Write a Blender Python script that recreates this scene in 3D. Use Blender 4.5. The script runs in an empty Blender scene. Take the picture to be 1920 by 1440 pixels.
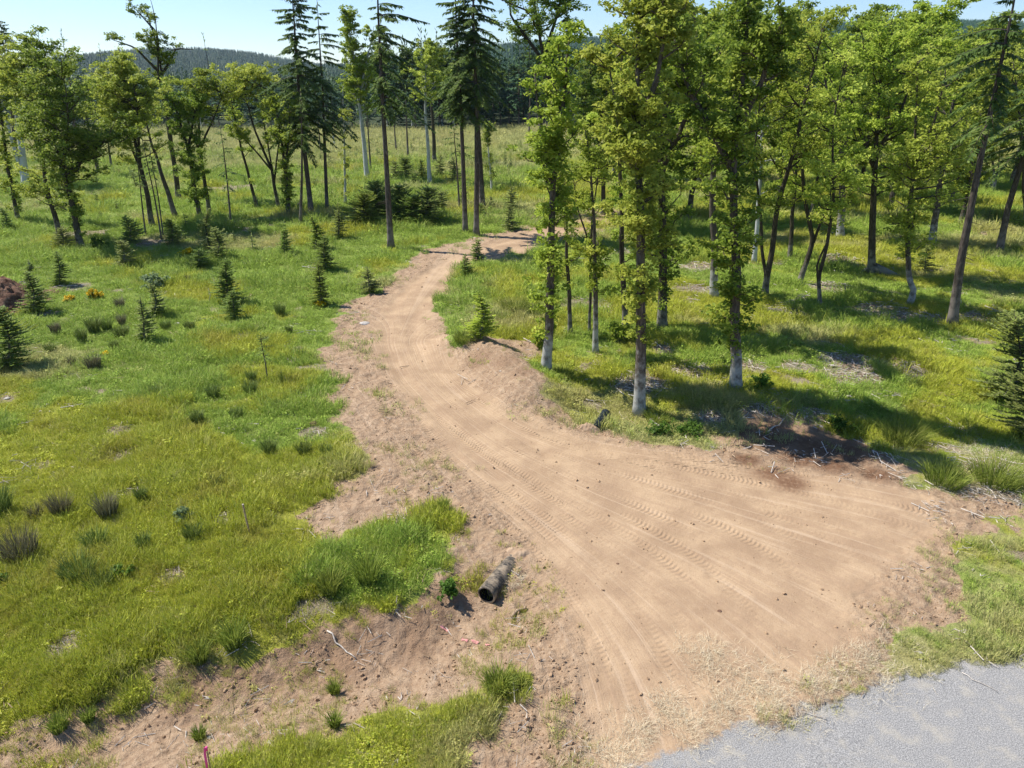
import bpy, math, random
import numpy as np
from mathutils import Vector, Matrix

# ------------------------------------------------------------------ camera, sky, sun, exposure
SC = bpy.context.scene
COL = SC.collection
CAM_H = 12.0
PITCH = math.radians(24.0)
FPX = 1300.0                      # focal length in pixels of the 1920-wide photograph
cd = bpy.data.cameras.new("camera")
cd.sensor_width = 36.0
cd.lens = FPX / 1920.0 * 36.0
cd.clip_start = 0.3
cd.clip_end = 9000.0
cam = bpy.data.objects.new("camera", cd)
COL.objects.link(cam)
cam.location = (0, 0, CAM_H)
cam.rotation_euler = (math.radians(90) - PITCH, 0, 0)
SC.camera = cam

SUN_EL = math.radians(54.0)
SUN_AZ = math.atan2(-0.93, 0.36)  # clockwise from +Y: the sun stands left and a little ahead
sun_dir = Vector((math.sin(SUN_AZ) * math.cos(SUN_EL), math.cos(SUN_AZ) * math.cos(SUN_EL), math.sin(SUN_EL)))
W = bpy.data.worlds.new("World")
SC.world = W
W.use_nodes = True
wn = W.node_tree
bg = wn.nodes["Background"]
sky = wn.nodes.new("ShaderNodeTexSky")
sky.sky_type = 'NISHITA'
sky.sun_disc = False
sky.sun_elevation = SUN_EL
sky.sun_rotation = SUN_AZ
sky.air_density = 1.0
sky.dust_density = 0.0
sky.ozone_density = 3.0
tint = wn.nodes.new("ShaderNodeMix"); tint.data_type = 'RGBA'; tint.blend_type = 'MULTIPLY'; tint.inputs[0].default_value = 1.0
tint.inputs[7].default_value = (.84, .93, 1.10, 1)
wn.links.new(sky.outputs[0], tint.inputs[6]); wn.links.new(tint.outputs[2], bg.inputs[0])
bg.inputs[1].default_value = 0.100
sl = bpy.data.lights.new("sun", 'SUN')
sl.energy = 5.0
sl.angle = math.radians(0.53)
sl.color = (1.0, 0.955, 0.88)
so = bpy.data.objects.new("sun", sl)
COL.objects.link(so)
so.location = (-40, 20, 60)
so.rotation_euler = (-sun_dir).to_track_quat('-Z', 'Y').to_euler()

SC.view_settings.view_transform = 'Standard'
SC.view_settings.look = 'None'
SC.view_settings.exposure = 0.6
SC.view_settings.gamma = 1.0
SC.render.engine = 'CYCLES'
cy = SC.cycles
cy.max_bounces = 6
cy.diffuse_bounces = 3
cy.glossy_bounces = 2
cy.transmission_bounces = 4
cy.transparent_max_bounces = 4
cy.volume_bounces = 0
cy.use_denoising = True
try:
    cy.denoiser = 'OPENIMAGEDENOISE'
    cy.denoising_input_passes = 'RGB_ALBEDO_NORMAL'
    cy.denoising_prefilter = 'ACCURATE'
except Exception:
    pass
cy.use_adaptive_sampling = True
cy.adaptive_threshold = 0.015
cy.sample_clamp_indirect = 4.0
SC.render.use_persistent_data = False

HAZE = .00006
# ------------------------------------------------------------------ numeric helpers
def ray(px, py):
    a = (px - 960.0) / FPX
    b = (720.0 - py) / FPX
    return (a, math.cos(PITCH) + b * math.sin(PITCH), -math.sin(PITCH) + b * math.cos(PITCH))

def at0(px, py, z=0.0):
    d = ray(px, py)
    t = (z - CAM_H) / d[2]
    return np.array([d[0] * t, d[1] * t, z])

def on_plane(px, py, Y):
    """the point of the vertical plane y = Y seen at that pixel"""
    d = ray(px, py)
    t = Y / d[1]
    return np.array([d[0] * t, Y, CAM_H + d[2] * t])

def P(lst):
    return np.array([at0(x, y)[:2] for x, y in lst])

def hash2(ix, iy, s):
    h = (ix.astype(np.int64) * 374761393 + iy.astype(np.int64) * 668265263 + s * 982451653) & 0x7fffffff
    h = ((h ^ (h >> 13)) * 1274126177) & 0x7fffffff
    return ((h ^ (h >> 16)) & 0xffff) / 65535.0

def vnoise(x, y, s=0):
    ix = np.floor(x); iy = np.floor(y)
    fx = x - ix; fy = y - iy
    fx = fx * fx * (3 - 2 * fx); fy = fy * fy * (3 - 2 * fy)
    a = hash2(ix, iy, s); b = hash2(ix + 1, iy, s); c = hash2(ix, iy + 1, s); d = hash2(ix + 1, iy + 1, s)
    return (a * (1 - fx) + b * fx) * (1 - fy) + (c * (1 - fx) + d * fx) * fy

def fbm(x, y, s=0, o=4):
    r = 0; a = 1; t = 0
    for k in range(o):
        r = r + a * vnoise(x, y, s + k * 17); t += a
        a *= 0.5; x = x * 2.03 + 11.3; y = y * 2.03 + 5.7
    return r / t

def sstep(a, b, x):
    t = np.clip((x - a) / (b - a), 0, 1)
    return t * t * (3 - 2 * t)

def poly_dist(x, y, pl):
    """distance to a polyline, the length along it and the signed offset"""
    best = np.full(x.shape, 1e9); S = np.zeros(x.shape); V = np.zeros(x.shape)
    acc = 0.0
    for i in range(len(pl) - 1):
        a = pl[i]; b = pl[i + 1]
        d = b - a; L = math.hypot(d[0], d[1]); u = d / L
        rx = x - a[0]; ry = y - a[1]
        t = np.clip(rx * u[0] + ry * u[1], 0, L)
        ex = rx - t * u[0]; ey = ry - t * u[1]
        dist = np.hypot(ex, ey)
        m = dist < best
        best = np.where(m, dist, best)
        S = np.where(m, acc + t, S)
        V = np.where(m, (rx * -u[1] + ry * u[0]), V)
        acc += L
    return best, S, V

def in_poly(x, y, pg):
    ins = np.zeros(x.shape, bool)
    n = len(pg); j = n - 1
    for i in range(n):
        xi, yi = pg[i]; xj, yj = pg[j]
        c = ((yi > y) != (yj > y)) & (x < (xj - xi) * (y - yi) / ((yj - yi) if yj != yi else 1e-9) + xi)
        ins ^= c
        j = i
    return ins

def sdf(x, y, pg):
    """signed distance to a polygon, positive inside"""
    d, _, _ = poly_dist(x, y, np.vstack([pg, pg[:1]]))
    return np.where(in_poly(x, y, pg), d, -d)

def smooth_line(pl, n=8):
    pl = np.asarray(pl, float)
    q = np.vstack([2 * pl[0] - pl[1], pl, 2 * pl[-1] - pl[-2]])
    out = []
    for i in range(1, len(q) - 2):
        for k in range(n):
            t = k / n
            out.append(0.5 * ((2 * q[i]) + (-q[i-1] + q[i+1]) * t + (2*q[i-1] - 5*q[i] + 4*q[i+1] - q[i+2]) * t*t
                              + (-q[i-1] + 3*q[i] - 3*q[i+1] + q[i+2]) * t**3))
    out.append(pl[-1])
    return np.array(out)

# ------------------------------------------------------------------ plan of the place
DIRT = P([(1180, 385), (1060, 395), (1000, 402), (975, 425), (905, 443), (850, 455), (800, 468), (765, 490), (738, 515), (712, 545),
          (655, 565), (628, 600), (612, 660), (622, 740), (640, 790), (670, 830), (688, 870), (672, 905), (600, 935), (572, 968),
          (610, 1010), (650, 985), (735, 968), (830, 950), (850, 990), (848, 1060),
          (775, 1108), (650, 1158), (540, 1188), (430, 1215), (330, 1238), (240, 1262), (165, 1315), (70, 1355), (-60, 1380), (-200, 1500),
          (-100, 1640), (330, 1560), (425, 1445), (470, 1412), (580, 1368), (700, 1318), (850, 1286), (950, 1262), (978, 1278), (925, 1310), (930, 1370), (890, 1410),
          (860, 1460), (900, 1700), (1200, 1700), (1500, 1500), (1640, 1275), (1702, 1235), (1722, 1180), (1790, 1142), (1806, 1080),
          (1792, 1040), (1850, 1002), (1925, 975), (1920, 940), (1830, 925), (1720, 905), (1672, 862), (1655, 825),
          (1585, 800), (1480, 775), (1400, 770), (1350, 800), (1330, 835), (1290, 832), (1215, 820), (1180, 802), (1120, 785), (1050, 775),
          (1012, 745), (1005, 690), (1010, 650), (965, 632), (905, 640), (865, 662), (838, 640), (818, 600), (825, 560),
          (842, 525), (868, 497), (930, 485), (985, 472), (1030, 455), (1110, 440), (1190, 425)])
ROADCORE = P([(1180, 390), (1060, 400), (1010, 425), (930, 452), (840, 480), (765, 525), (712, 575), (692, 635), (720, 700), (765, 765), (830, 840),
              (905, 930), (985, 1020), (1045, 1110), (1080, 1220), (1090, 1330), (1100, 1500), (1400, 1400), (1600, 1240), (1620, 1120), (1760, 1000),
              (1740, 930), (1560, 890), (1380, 865), (1200, 835), (1060, 805), (950, 765), (885, 715), (838, 665), (812, 620),
              (822, 570), (855, 528), (905, 498), (1000, 465), (1100, 430), (1190, 412)])
ASPH = P([(1010, 1520), (1130, 1462), (1230, 1412), (1330, 1368), (1500, 1322), (1650, 1278), (1760, 1242), (1925, 1222), (2400, 1165),
          (2900, 1400), (2400, 2600), (1000, 2600), (700, 1800)])
DITCH = P([(-500, 1560), (0, 1432), (300, 1330), (520, 1265), (700, 1215), (850, 1165), (905, 1138)])
SWALE = P([(1140, 770), (1300, 790), (1480, 812), (1650, 800), (1900, 770)])
MOUND = P([(870, 650), (930, 680), (1000, 735)])
# bare patches of pale chips and slash in the grass: (px, py, radius m)
PATCH = [(90, 590, 1.2), (222, 812, .8), (235, 852, .7), (88, 870, .5), (585, 812, .7), (130, 540, 1.6), (230, 495, 1.2), (430, 800, .4), (220, 545, 0.5),
         (330, 1078, .5), (130, 1215, .7), (1600, 690, 3.2), (1700, 700, 2.0), (1500, 690, 1.6), (1650, 585, 3.4), (1480, 590, 2.2), (1560, 540, 2.5), (1120, 575, 2.2),
         (1060, 575, 1.6), (1300, 700, 2.2), (1200, 715, 2.4), (1400, 690, 1.4), (1250, 655, 1.6), (1570, 485, 2.6), (1740, 458, 2.0), (1830, 600, 2.5), (1760, 600, 2.2),
         (280, 455, 2.5), (470, 430, 1.5), (150, 440, 3.0), (440, 350, 5), (1330, 860, 1.0), (1850, 880, 1.4), (1780, 835, .8),
         (1700, 950, 2), (1860, 935, 1.6), (1020, 640, .6), (1310, 545, 2.5), (1300, 500, 2.5), (402, 583, .5), (1420, 765, 1.4), (1520, 770, 1.2), (1330, 770, 1.2)]
LP = [(640, 640), (672, 720), (740, 800), (830, 910), (930, 1030), (1010, 1150), (1050, 1280), (1060, 1440)]
RP = [(850, 640), (880, 700), (980, 775), (1130, 830), (1330, 855), (1540, 880), (1700, 905), (1860, 935)]

def fan(t):
    return smooth_line(P([((1 - t) * a[0] + t * b[0], (1 - t) * a[1] + t * b[1]) for a, b in zip(LP, RP)]), 6)

def sub(pl, a, b):
    n = len(pl); return pl[int(a * n):max(int(b * n), int(a * n) + 2)]

TRACKS = [sub(fan(.02), .1, .95), sub(fan(.07), .4, .9), sub(fan(.16), .5, 1), sub(fan(.37), .1, .6), sub(fan(.59), .1, .5), sub(fan(.74), .7, 1), sub(fan(.82), .15, .6), sub(fan(.12), .25, .95), sub(fan(.2), .12, .66), sub(fan(.26), .45, 1), sub(fan(.33), .55, .95), sub(fan(.41), .3, .85),
          sub(fan(.48), .6, .98), sub(fan(.55), .35, .8), sub(fan(.62), .62, .98), sub(fan(.7), .4, .9), sub(fan(.78), .5, .95), sub(fan(.86), .35, 1),
          sub(fan(.96), .18, .8), sub(fan(.91), .5, 1),
          smooth_line(P([(1105, 1090), (1104, 1160), (1096, 1230), (1085, 1300)])),
          smooth_line(P([(640, 800), (720, 890), (800, 960)])),
          smooth_line(P([(700, 610), (675, 680), (690, 750), (760, 830)])),
          smooth_line(P([(880, 1440), (960, 1390), (1080, 1330)])),
          smooth_line(P([(650, 600), (640, 680), (660, 760)])),
          smooth_line(P([(900, 640), (890, 690), (960, 740)])),
          smooth_line(P([(1480, 880), (1600, 850), (1650, 838)])),
          smooth_line(P([(1440, 875), (1540, 835), (1590, 810)])),
          ]
RUTS = [smooth_line(P([(1180, 402), (1050, 410), (985, 440), (900, 470), (820, 498), (760, 545), (728, 600), (728, 650), (760, 710), (830, 790), (930, 890)])),
        smooth_line(P([(1180, 408), (1060, 420), (1000, 455), (920, 484), (850, 515), (800, 562), (775, 605), (778, 645), (815, 700), (900, 770), (1020, 850)]))]

def H0(x, y):
    """broad relief"""
    z = 0.25 * (fbm(x / 17., y / 17., 3, 3) - .5) + .12 * (fbm(x / 4., y / 4., 9, 3) - .5)
    z = z * sstep(4, 18, y) + 1.3 * (fbm(x / 70., y / 70., 5, 2) - .5) * sstep(45, 110, y)
    d, _, _ = poly_dist(x, y, DITCH)
    z = z - .55 * np.exp(-(d / 1.5) ** 2)
    d, _, _ = poly_dist(x, y, SWALE)
    z = z - .40 * np.exp(-(d / 1.9) ** 2)
    d, _, _ = poly_dist(x, y, MOUND)
    z = z + .75 * np.exp(-(d / 1.3) ** 2)
    d = np.hypot(x - at0(20, 560)[0] + 1, y - at0(20, 560)[1])
    return z

def at(px, py):
    z = 0.0
    for _ in range(12):
        p = at0(px, py, z)
        z = .5 * z + .5 * float(H0(np.array([p[0]]), np.array([p[1]]))[0])
    p = at0(px, py, z)
    return p

def masks(x, y):
    """dirt, core, asphalt coverages and colour patches of the ground"""
    near = y < 120
    w = .9 * (fbm(x * 1.1, y * 1.1, 31, 4) - .5) * 2
    w2 = 1.5 * (fbm(x * .35, y * .35, 41, 3) - .5)
    sd = np.where(near, sdf(x, y, DIRT), -9)
    dirt = sstep(-.35, .35, sd + w * 1.0 + w2 * .5)
    core = np.where(near, sstep(-.5, .6, sdf(x, y, ROADCORE) + w * .5), 0)
    asph = np.where(near, sstep(-.45, .55, sdf(x, y, ASPH) + w * .45), 0)
    pale = np.zeros(x.shape)
    for px, py, r in PATCH:
        c = at0(px, py); r = r * (.72 if px > 960 else 1)
        d = np.hypot(x - c[0], (y - c[1]))
        pale = np.maximum(pale, sstep(r, r * .3, d + w * r * .55))
    nz = fbm(x / 1.7, y / 1.7, 61, 4)
    pale = np.maximum(pale, sstep(.70, .80, nz) * .8)
    # long yellow-green meadow grass against short green growth
    yel = sstep(.42, .62, fbm(x / 4.5, y / 4.5, 71, 4) + .32 * sstep(26, 14, y) * (x < 2) - .12 * sstep(26, 40, y) * (x < 5))
    dry = sstep(.50, .72, fbm(x / 7., y / 5., 81, 4) + .22 * sstep(75, 150, y))
    dry = np.maximum(dry, sstep(85, 135, y) * 1.15 * (.75 + .5 * fbm(x / 14., y / 9., 85, 3)))
    lush = sstep(.5, .75, fbm(x / 2.2, y / 2.2, 91, 3))
    verge = sstep(7, 9, x) * sstep(25, 20, y) * (y > 6)
    low = sstep(14.2, 12.6, y) * (x > -9) * (x < 1) * (y > 6)
    nv = fbm(x * 1.2, y * 1.2, 391, 3)
    dry = dry + verge * (.35 + .9 * nv) + low * .5
    yel = yel * (1 - .45 * verge)
    c = at0(720, 1050); tongue = sstep(3.2, 1.2, np.hypot(x - c[0], (y - c[1]) * 1.3))
    yel = yel * (1 - .75 * tongue); dry = dry * (1 - tongue); lush = np.maximum(lush * (1 - tongue), .15 * tongue)
    return dirt, core, asph, pale, yel, dry, lush

def H(x, y):
    asp = np.where(y < 60, sstep(-.5, .3, sdf(x, y, ASPH)), 0)
    z = H0(x, y)
    near = (y < 70) & (y > 5)
    sd = np.where(near, sdf(x, y, DIRT), -9)
    w = .9 * (fbm(x * 1.1, y * 1.1, 31, 4) - .5) * 2
    dirt = sstep(-.35, .35, sd + w * .8)
    core = np.where(near, sstep(-.6, .8, sdf(x, y, ROADCORE)), 0)
    rough = dirt * (1 - core) * (1 - asp)
    z = z * (1 - .6 * asp)
    z = z + rough * (.20 * (fbm(x * 2.2, y * 2.2, 101, 4) - .5) + .09 * (fbm(x * 7, y * 7, 111, 3) - .5))
    z = z - rough * .16 * np.clip(fbm(x * .9 - y * .5, y * 2.0 + x * 1.1, 131, 4) - .58, 0, 1) * 3
    z = z + core * .015 * (fbm(x * 4, y * 4, 121, 3) - .5)
    bank = np.exp(-((sd) / .35) ** 2) * near
    z = z + .07 * bank * (fbm(x * 1.6, y * 1.6, 141, 2) - .35)
    return z

def gz(x, y):
    return float(H(np.array([float(x)]), np.array([float(y)]))[0])

def ground_at(px, py):
    p = at(px, py)
    return np.array([p[0], p[1], gz(p[0], p[1])])

# ------------------------------------------------------------------ mesh helpers
def mesh_np(name, V, F=None, loops=None, sizes=None, attrs=None, smooth=False, mat=None, matidx=None):
    """V (n,3); F (m,k) faces, or loops + sizes"""
    me = bpy.data.meshes.new(name)
    V = np.ascontiguousarray(V, np.float32)
    me.vertices.add(len(V)); me.vertices.foreach_set("co", V.ravel())
    if F is not None:
        F = np.asarray(F, np.int32)
        loops = F.ravel(); sizes = np.full(len(F), F.shape[1], np.int32)
    if loops is not None and len(loops):
        sizes = np.asarray(sizes, np.int32)
        starts = np.concatenate([[0], np.cumsum(sizes)[:-1]]).astype(np.int32)
        me.loops.add(len(loops)); me.loops.foreach_set("vertex_index", np.asarray(loops, np.int32))
        me.polygons.add(len(sizes)); me.polygons.foreach_set("loop_start", starts); me.polygons.foreach_set("loop_total", sizes)
        me.polygons.foreach_set("use_smooth", np.full(len(sizes), smooth, bool))
        if matidx is not None:
            me.polygons.foreach_set("material_index", np.asarray(matidx, np.int32))
    me.update(calc_edges=True)
    for k, (typ, arr) in (attrs or {}).items():
        a = me.attributes.new(k, typ, 'POINT')
        if typ == 'FLOAT': a.data.foreach_set("value", np.ascontiguousarray(arr, np.float32))
        elif typ == 'INT': a.data.foreach_set("value", np.ascontiguousarray(arr, np.int32))
        elif typ == 'FLOAT_VECTOR': a.data.foreach_set("vector", np.ascontiguousarray(arr, np.float32).ravel())
        elif typ == 'FLOAT_COLOR': a.data.foreach_set("color", np.ascontiguousarray(arr, np.float32).ravel())
    for m in (mat if isinstance(mat, (list, tuple)) else [mat] if mat else []):
        me.materials.append(m)
    return me

class MB:
    """collects pieces into one mesh"""
    def __init__(s): s.V = []; s.L = []; s.S = []; s.n = 0; s.A = []
    def add(s, V, F, a=0.0):
        V = np.asarray(V, float); s.V.append(V)
        for f in F:
            s.L.extend([i + s.n for i in f]); s.S.append(len(f))
        s.A.append(np.full(len(V), a)); s.n += len(V)
    def addnp(s, V, F, a=0.0):
        s.V.append(V); F = np.asarray(F) + s.n
        s.L.extend(F.ravel().tolist()); s.S.extend([F.shape[1]] * len(F))
        s.A.append(np.full(len(V), a) if np.isscalar(a) else a); s.n += len(V)
    def mesh(s, name, mat, smooth=True):
        return mesh_np(name, np.vstack(s.V), loops=s.L, sizes=s.S, smooth=smooth, mat=mat, attrs={'tint': ('FLOAT', np.concatenate(s.A))})

def tube(pts, rad, sides=8, cap=True, ridge=None):
    pts = np.asarray(pts, float); n = len(pts)
    rad = np.broadcast_to(np.asarray(rad, float), (n,))
    T = np.gradient(pts, axis=0); T /= np.linalg.norm(T, axis=1)[:, None] + 1e-9
    ref = np.array([0, 1, 0.]) if abs(T[0][1]) < .8 else np.array([1., 0, 0])
    V = []
    for i in range(n):
        u = np.cross(T[i], ref); u /= np.linalg.norm(u) + 1e-9
        v = np.cross(T[i], u)
        a = np.arange(sides) * 2 * math.pi / sides
        rr = rad[i] if ridge is None else rad[i] * (1 + ridge(a, i))
        V.append(pts[i] + (np.cos(a) * rr)[:, None] * u + (np.sin(a) * rr)[:, None] * v)
    V = np.vstack(V)
    F = []
    for i in range(n - 1):
        for k in range(sides):
            k2 = (k + 1) % sides
            F.append((i * sides + k, i * sides + k2, (i + 1) * sides + k2, (i + 1) * sides + k))
    if cap:
        F.append(tuple(range(sides))[::-1]); F.append(tuple((n - 1) * sides + k for k in range(sides)))
    return V, F

def link(name, me, parent=None, loc=None):
    o = bpy.data.objects.new(name, me); COL.objects.link(o)
    if parent is not None: o.parent = parent
    if loc is not None: o.location = loc
    return o

def tag(o, label=None, cat=None, group=None, kind=None):
    if label: o["label"] = label
    if cat: o["category"] = cat
    if group: o["group"] = group
    if kind: o["kind"] = kind
    return o

def root(name, loc, label, cat, group=None, rz=0.0):
    o = bpy.data.objects.new(name, None); COL.objects.link(o)
    o.empty_display_size = .3
    o.location = loc; o.rotation_euler = (0, 0, rz)
    return tag(o, label, cat, group)

def dup(o, loc, rz=0.0, sc=1.0, label=None, group=None):
    r = o.copy(); COL.objects.link(r)
    r.location = loc; r.rotation_euler = (0, 0, rz); r.scale = (sc, sc, sc) if np.isscalar(sc) else sc
    if label: r["label"] = label
    if group: r["group"] = group
    for ch in list(o.children):
        c = ch.copy(); COL.objects.link(c); c.parent = r
        for g in list(ch.children):
            d = g.copy(); COL.objects.link(d); d.parent = c
    return r
# ------------------------------------------------------------------ materials
class NT:
    def __init__(s, name):
        s.m = bpy.data.materials.new(name); s.m.use_nodes = True
        s.t = s.m.node_tree; s.t.nodes.clear()
        s.out = s.t.nodes.new("ShaderNodeOutputMaterial")
    def n(s, typ, **kw):
        nd = s.t.nodes.new(typ)
        for k, v in kw.items():
            if k in ('i',):
                for a, b in v.items(): s.set(nd, a, b)
            else: setattr(nd, k, v)
        return nd
    def set(s, nd, a, b):
        inp = nd.inputs[a]
        if isinstance(b, bpy.types.NodeSocket): s.t.links.new(b, inp)
        else: inp.default_value = b
    def noise(s, scale, detail=3, rough=.55, vec=None, dist=0):
        nd = s.n("ShaderNodeTexNoise", i={'Scale': scale, 'Detail': detail, 'Roughness': rough, 'Distortion': dist})
        if vec is not None: s.set(nd, 'Vector', vec)
        return nd.outputs['Fac']
    def math(s, op, a, b=0.0, c=0.0):
        nd = s.n("ShaderNodeMath", operation=op); s.set(nd, 0, a); s.set(nd, 1, b); s.set(nd, 2, c)
        return nd.outputs[0]
    def ramp(s, v, a, b):
        nd = s.n("ShaderNodeMapRange", interpolation_type='SMOOTHSTEP', i={'Value': v, 'From Min': a, 'From Max': b})
        return nd.outputs[0]
    def mix(s, f, a, b, mode='MIX'):
        nd = s.n("ShaderNodeMix", data_type='RGBA', blend_type=mode)
        s.set(nd, 0, f)
        s.set(nd, 6, a if isinstance(a, bpy.types.NodeSocket) else (*a, 1)); s.set(nd, 7, b if isinstance(b, bpy.types.NodeSocket) else (*b, 1))
        return nd.outputs[2]
    def attr(s, name, typ='GEOMETRY'):
        return s.n("ShaderNodeAttribute", attribute_name=name, attribute_type=typ)
    def pos(s): return s.n("ShaderNodeNewGeometry").outputs['Position']
    def obj(s): return s.n("ShaderNodeTexCoord").outputs['Object']
    def rnd(s): return s.n("ShaderNodeObjectInfo").outputs['Random']

GRASS_YEL = (.365, .385, .026)
GRASS_GRN = (.230, .350, .045)
GRASS_DEEP = (.130, .235, .030)
GRASS_DRY = (.430, .375, .190)
DIRT_A = (.425, .298, .182)
DIRT_B = (.285, .188, .118)
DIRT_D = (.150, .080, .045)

def grass_colour(N, yel, dry, lush, pos):
    n1 = N.noise(1.3, 4, .6, pos); n2 = N.noise(6.0, 3, .6, pos)
    y = N.ramp(N.math('ADD', yel, N.math('MULTIPLY', N.math('SUBTRACT', n1, .5), 1.6)), .15, .85)
    c = N.mix(y, GRASS_GRN, GRASS_YEL)
    l = N.ramp(N.math('ADD', lush, N.math('MULTIPLY', N.math('SUBTRACT', n2, .5), 2.0)), .35, 1.1)
    c = N.mix(N.math('MULTIPLY', l, N.math('MULTIPLY_ADD', y, -.35, .55)), c, GRASS_DEEP)
    o = N.math('MULTIPLY', N.ramp(N.noise(.45, 5, .65, pos), .50, .66), N.ramp(yel, .2, .9))
    c = N.mix(N.math('MULTIPLY', o, .5), c, (.34, .27, .05))
    d = N.ramp(N.math('ADD', dry, N.math('MULTIPLY', N.math('SUBTRACT', N.noise(2.2, 4, .65, pos), .5), 1.5)), .45, 1.15)
    return N.mix(N.math('MULTIPLY', d, .75), c, GRASS_DRY)

def ground_material():
    N = NT("ground_cover")
    pos = N.pos()
    a = N.attr("m1"); sep = N.n("ShaderNodeSeparateColor", i={0: a.outputs['Color']})
    dirt, core, asph = sep.outputs
    b = N.attr("m2"); sep2 = N.n("ShaderNodeSeparateColor", i={0: b.outputs['Color']})
    pale, yel, dry = sep2.outputs
    t = N.attr("m3"); sep3 = N.n("ShaderNodeSeparateColor", i={0: t.outputs['Color']})
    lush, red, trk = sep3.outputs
    tu = N.attr("ts").outputs['Fac']; tv = N.attr("tv").outputs['Fac']
    fine = N.noise(28., 4, .7, pos); mid = N.noise(5.5, 4, .6, pos); big = N.noise(.8, 3, .55, pos)
    g = grass_colour(N, yel, dry, lush, pos)
    # matted growth seen between the blades
    g = N.mix(N.math('MULTIPLY', N.ramp(fine, .48, .75), .6), g, (.20, .17, .06))
    g = N.mix(N.math('MULTIPLY', N.ramp(N.noise(60., 2, .6, pos), .5, .7), .5), g, (.05, .075, .02))
    pl = N.mix(N.ramp(N.noise(35., 3, .7, pos), .42, .62), (.19, .135, .095), (.46, .39, .31))
    pfac = N.ramp(N.math('ADD', pale, N.math('MULTIPLY', N.math('SUBTRACT', N.noise(9., 4, .7, pos), .5), 1.4)), .35, .7)
    g = N.mix(pfac, g, pl)
    g = N.mix(.38, g, (.19, .165, .07))
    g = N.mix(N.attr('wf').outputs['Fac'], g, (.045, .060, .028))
    # soil
    s = N.mix(N.ramp(big, .3, .7), DIRT_A, (.305, .205, .125))
    rough = N.math('SUBTRACT', 1.0, core)
    s2 = N.mix(N.ramp(mid, .35, .65), DIRT_B, (.42, .300, .195))
    s = N.mix(N.math('MULTIPLY', rough, .8), s, s2)
    s = N.mix(N.math('MULTIPLY', N.ramp(fine, .50, .72), .55), s, (.22, .135, .078))
    s = N.mix(N.math('MULTIPLY', N.ramp(N.noise(46., 3, .8, pos), .55, .72), .5), s, (.56, .44, .32))
    s = N.mix(N.math('MULTIPLY', N.ramp(N.noise(2.4, 5, .7, pos), .50, .68), .40), s, (.27, .175, .105))
    s = N.mix(N.math('MULTIPLY', N.ramp(N.noise(11., 5, .75, pos), .56, .78), N.math('MULTIPLY_ADD', rough, .5, .22)), s, (.55, .43, .31))
    # long scrape streaks that run with the fan of the wheels
    comb = N.n("ShaderNodeCombineXYZ", i={0: N.math('MULTIPLY', N.attr("fu").outputs['Fac'], .22), 1: N.math('MULTIPLY', N.attr("fv").outputs['Fac'], 60.0), 2: 0.0}).outputs[0]
    st = N.noise(1.0, 4, .65, comb)
    s = N.mix(N.math('MULTIPLY', N.ramp(st, .51, .64), .55), s, (.33, .222, .140))
    s = N.mix(N.math('MULTIPLY', N.ramp(st, .47, .33), .4), s, (.52, .39, .27))
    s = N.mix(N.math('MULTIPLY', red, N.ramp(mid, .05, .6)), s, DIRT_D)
    s = N.mix(N.math('MULTIPLY', trk, .22), s, (.33, .215, .125))
    dm = N.ramp(N.math('ADD', dirt, N.math('MULTIPLY', N.math('SUBTRACT', N.noise(7., 5, .7, pos), .5), 1.1)), .38, .62)
    c = N.mix(dm, g, s)
    # asphalt chip seal
    ch = N.noise(42., 3, .9, pos)
    ac = N.mix(N.ramp(ch, .40, .62), (.155, .152, .148), (.40, .386, .362))
    ac = N.mix(N.math('MULTIPLY', N.ramp(N.noise(2.2, 4, .65, pos), .48, .7), .5), ac, (.40, .36, .29))
    am = N.ramp(N.math('ADD', asph, N.math('MULTIPLY', N.math('SUBTRACT', N.noise(5., 5, .7, pos), .5), 1.3)), .35, .75)
    c = N.mix(am, c, ac)
    # relief
    tread = N.math('SINE', N.math('MULTIPLY_ADD', tu,  2 * math.pi / .14, N.math('MULTIPLY', N.math('ABSOLUTE', tv), 13.0)))
    tread = N.math('MULTIPLY', N.math('MULTIPLY', tread, trk), .009)
    rough = N.math('MULTIPLY', rough, N.math('SUBTRACT', 1.0, am))
    hgt = N.math('ADD', N.math('MULTIPLY', mid, N.math('MULTIPLY_ADD', rough, .08, .014)), N.math('MULTIPLY', fine, N.math('MULTIPLY_ADD', rough, .034, .010)))
    hgt = N.math('ADD', hgt, N.math('MULTIPLY', N.math('MULTIPLY', st, N.math('MULTIPLY', dirt, N.math('SUBTRACT', 1.0, asph))), .03))
    hgt = N.math('ADD', hgt, tread)
    hgt = N.math('ADD', hgt, N.math('MULTIPLY', N.math('MULTIPLY', ch, am), .007))
    bump = N.n("ShaderNodeBump", i={'Strength': 1.0, 'Distance': 1.0, 'Height': hgt})
    p = N.n("ShaderNodeBsdfPrincipled", i={'Base Color': c, 'Roughness': .95, 'Normal': bump.outputs[0]})
    p.inputs['Specular IOR Level'].default_value = .15
    N.t.links.new(p.outputs[0], N.out.inputs[0])
    return N.m

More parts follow.
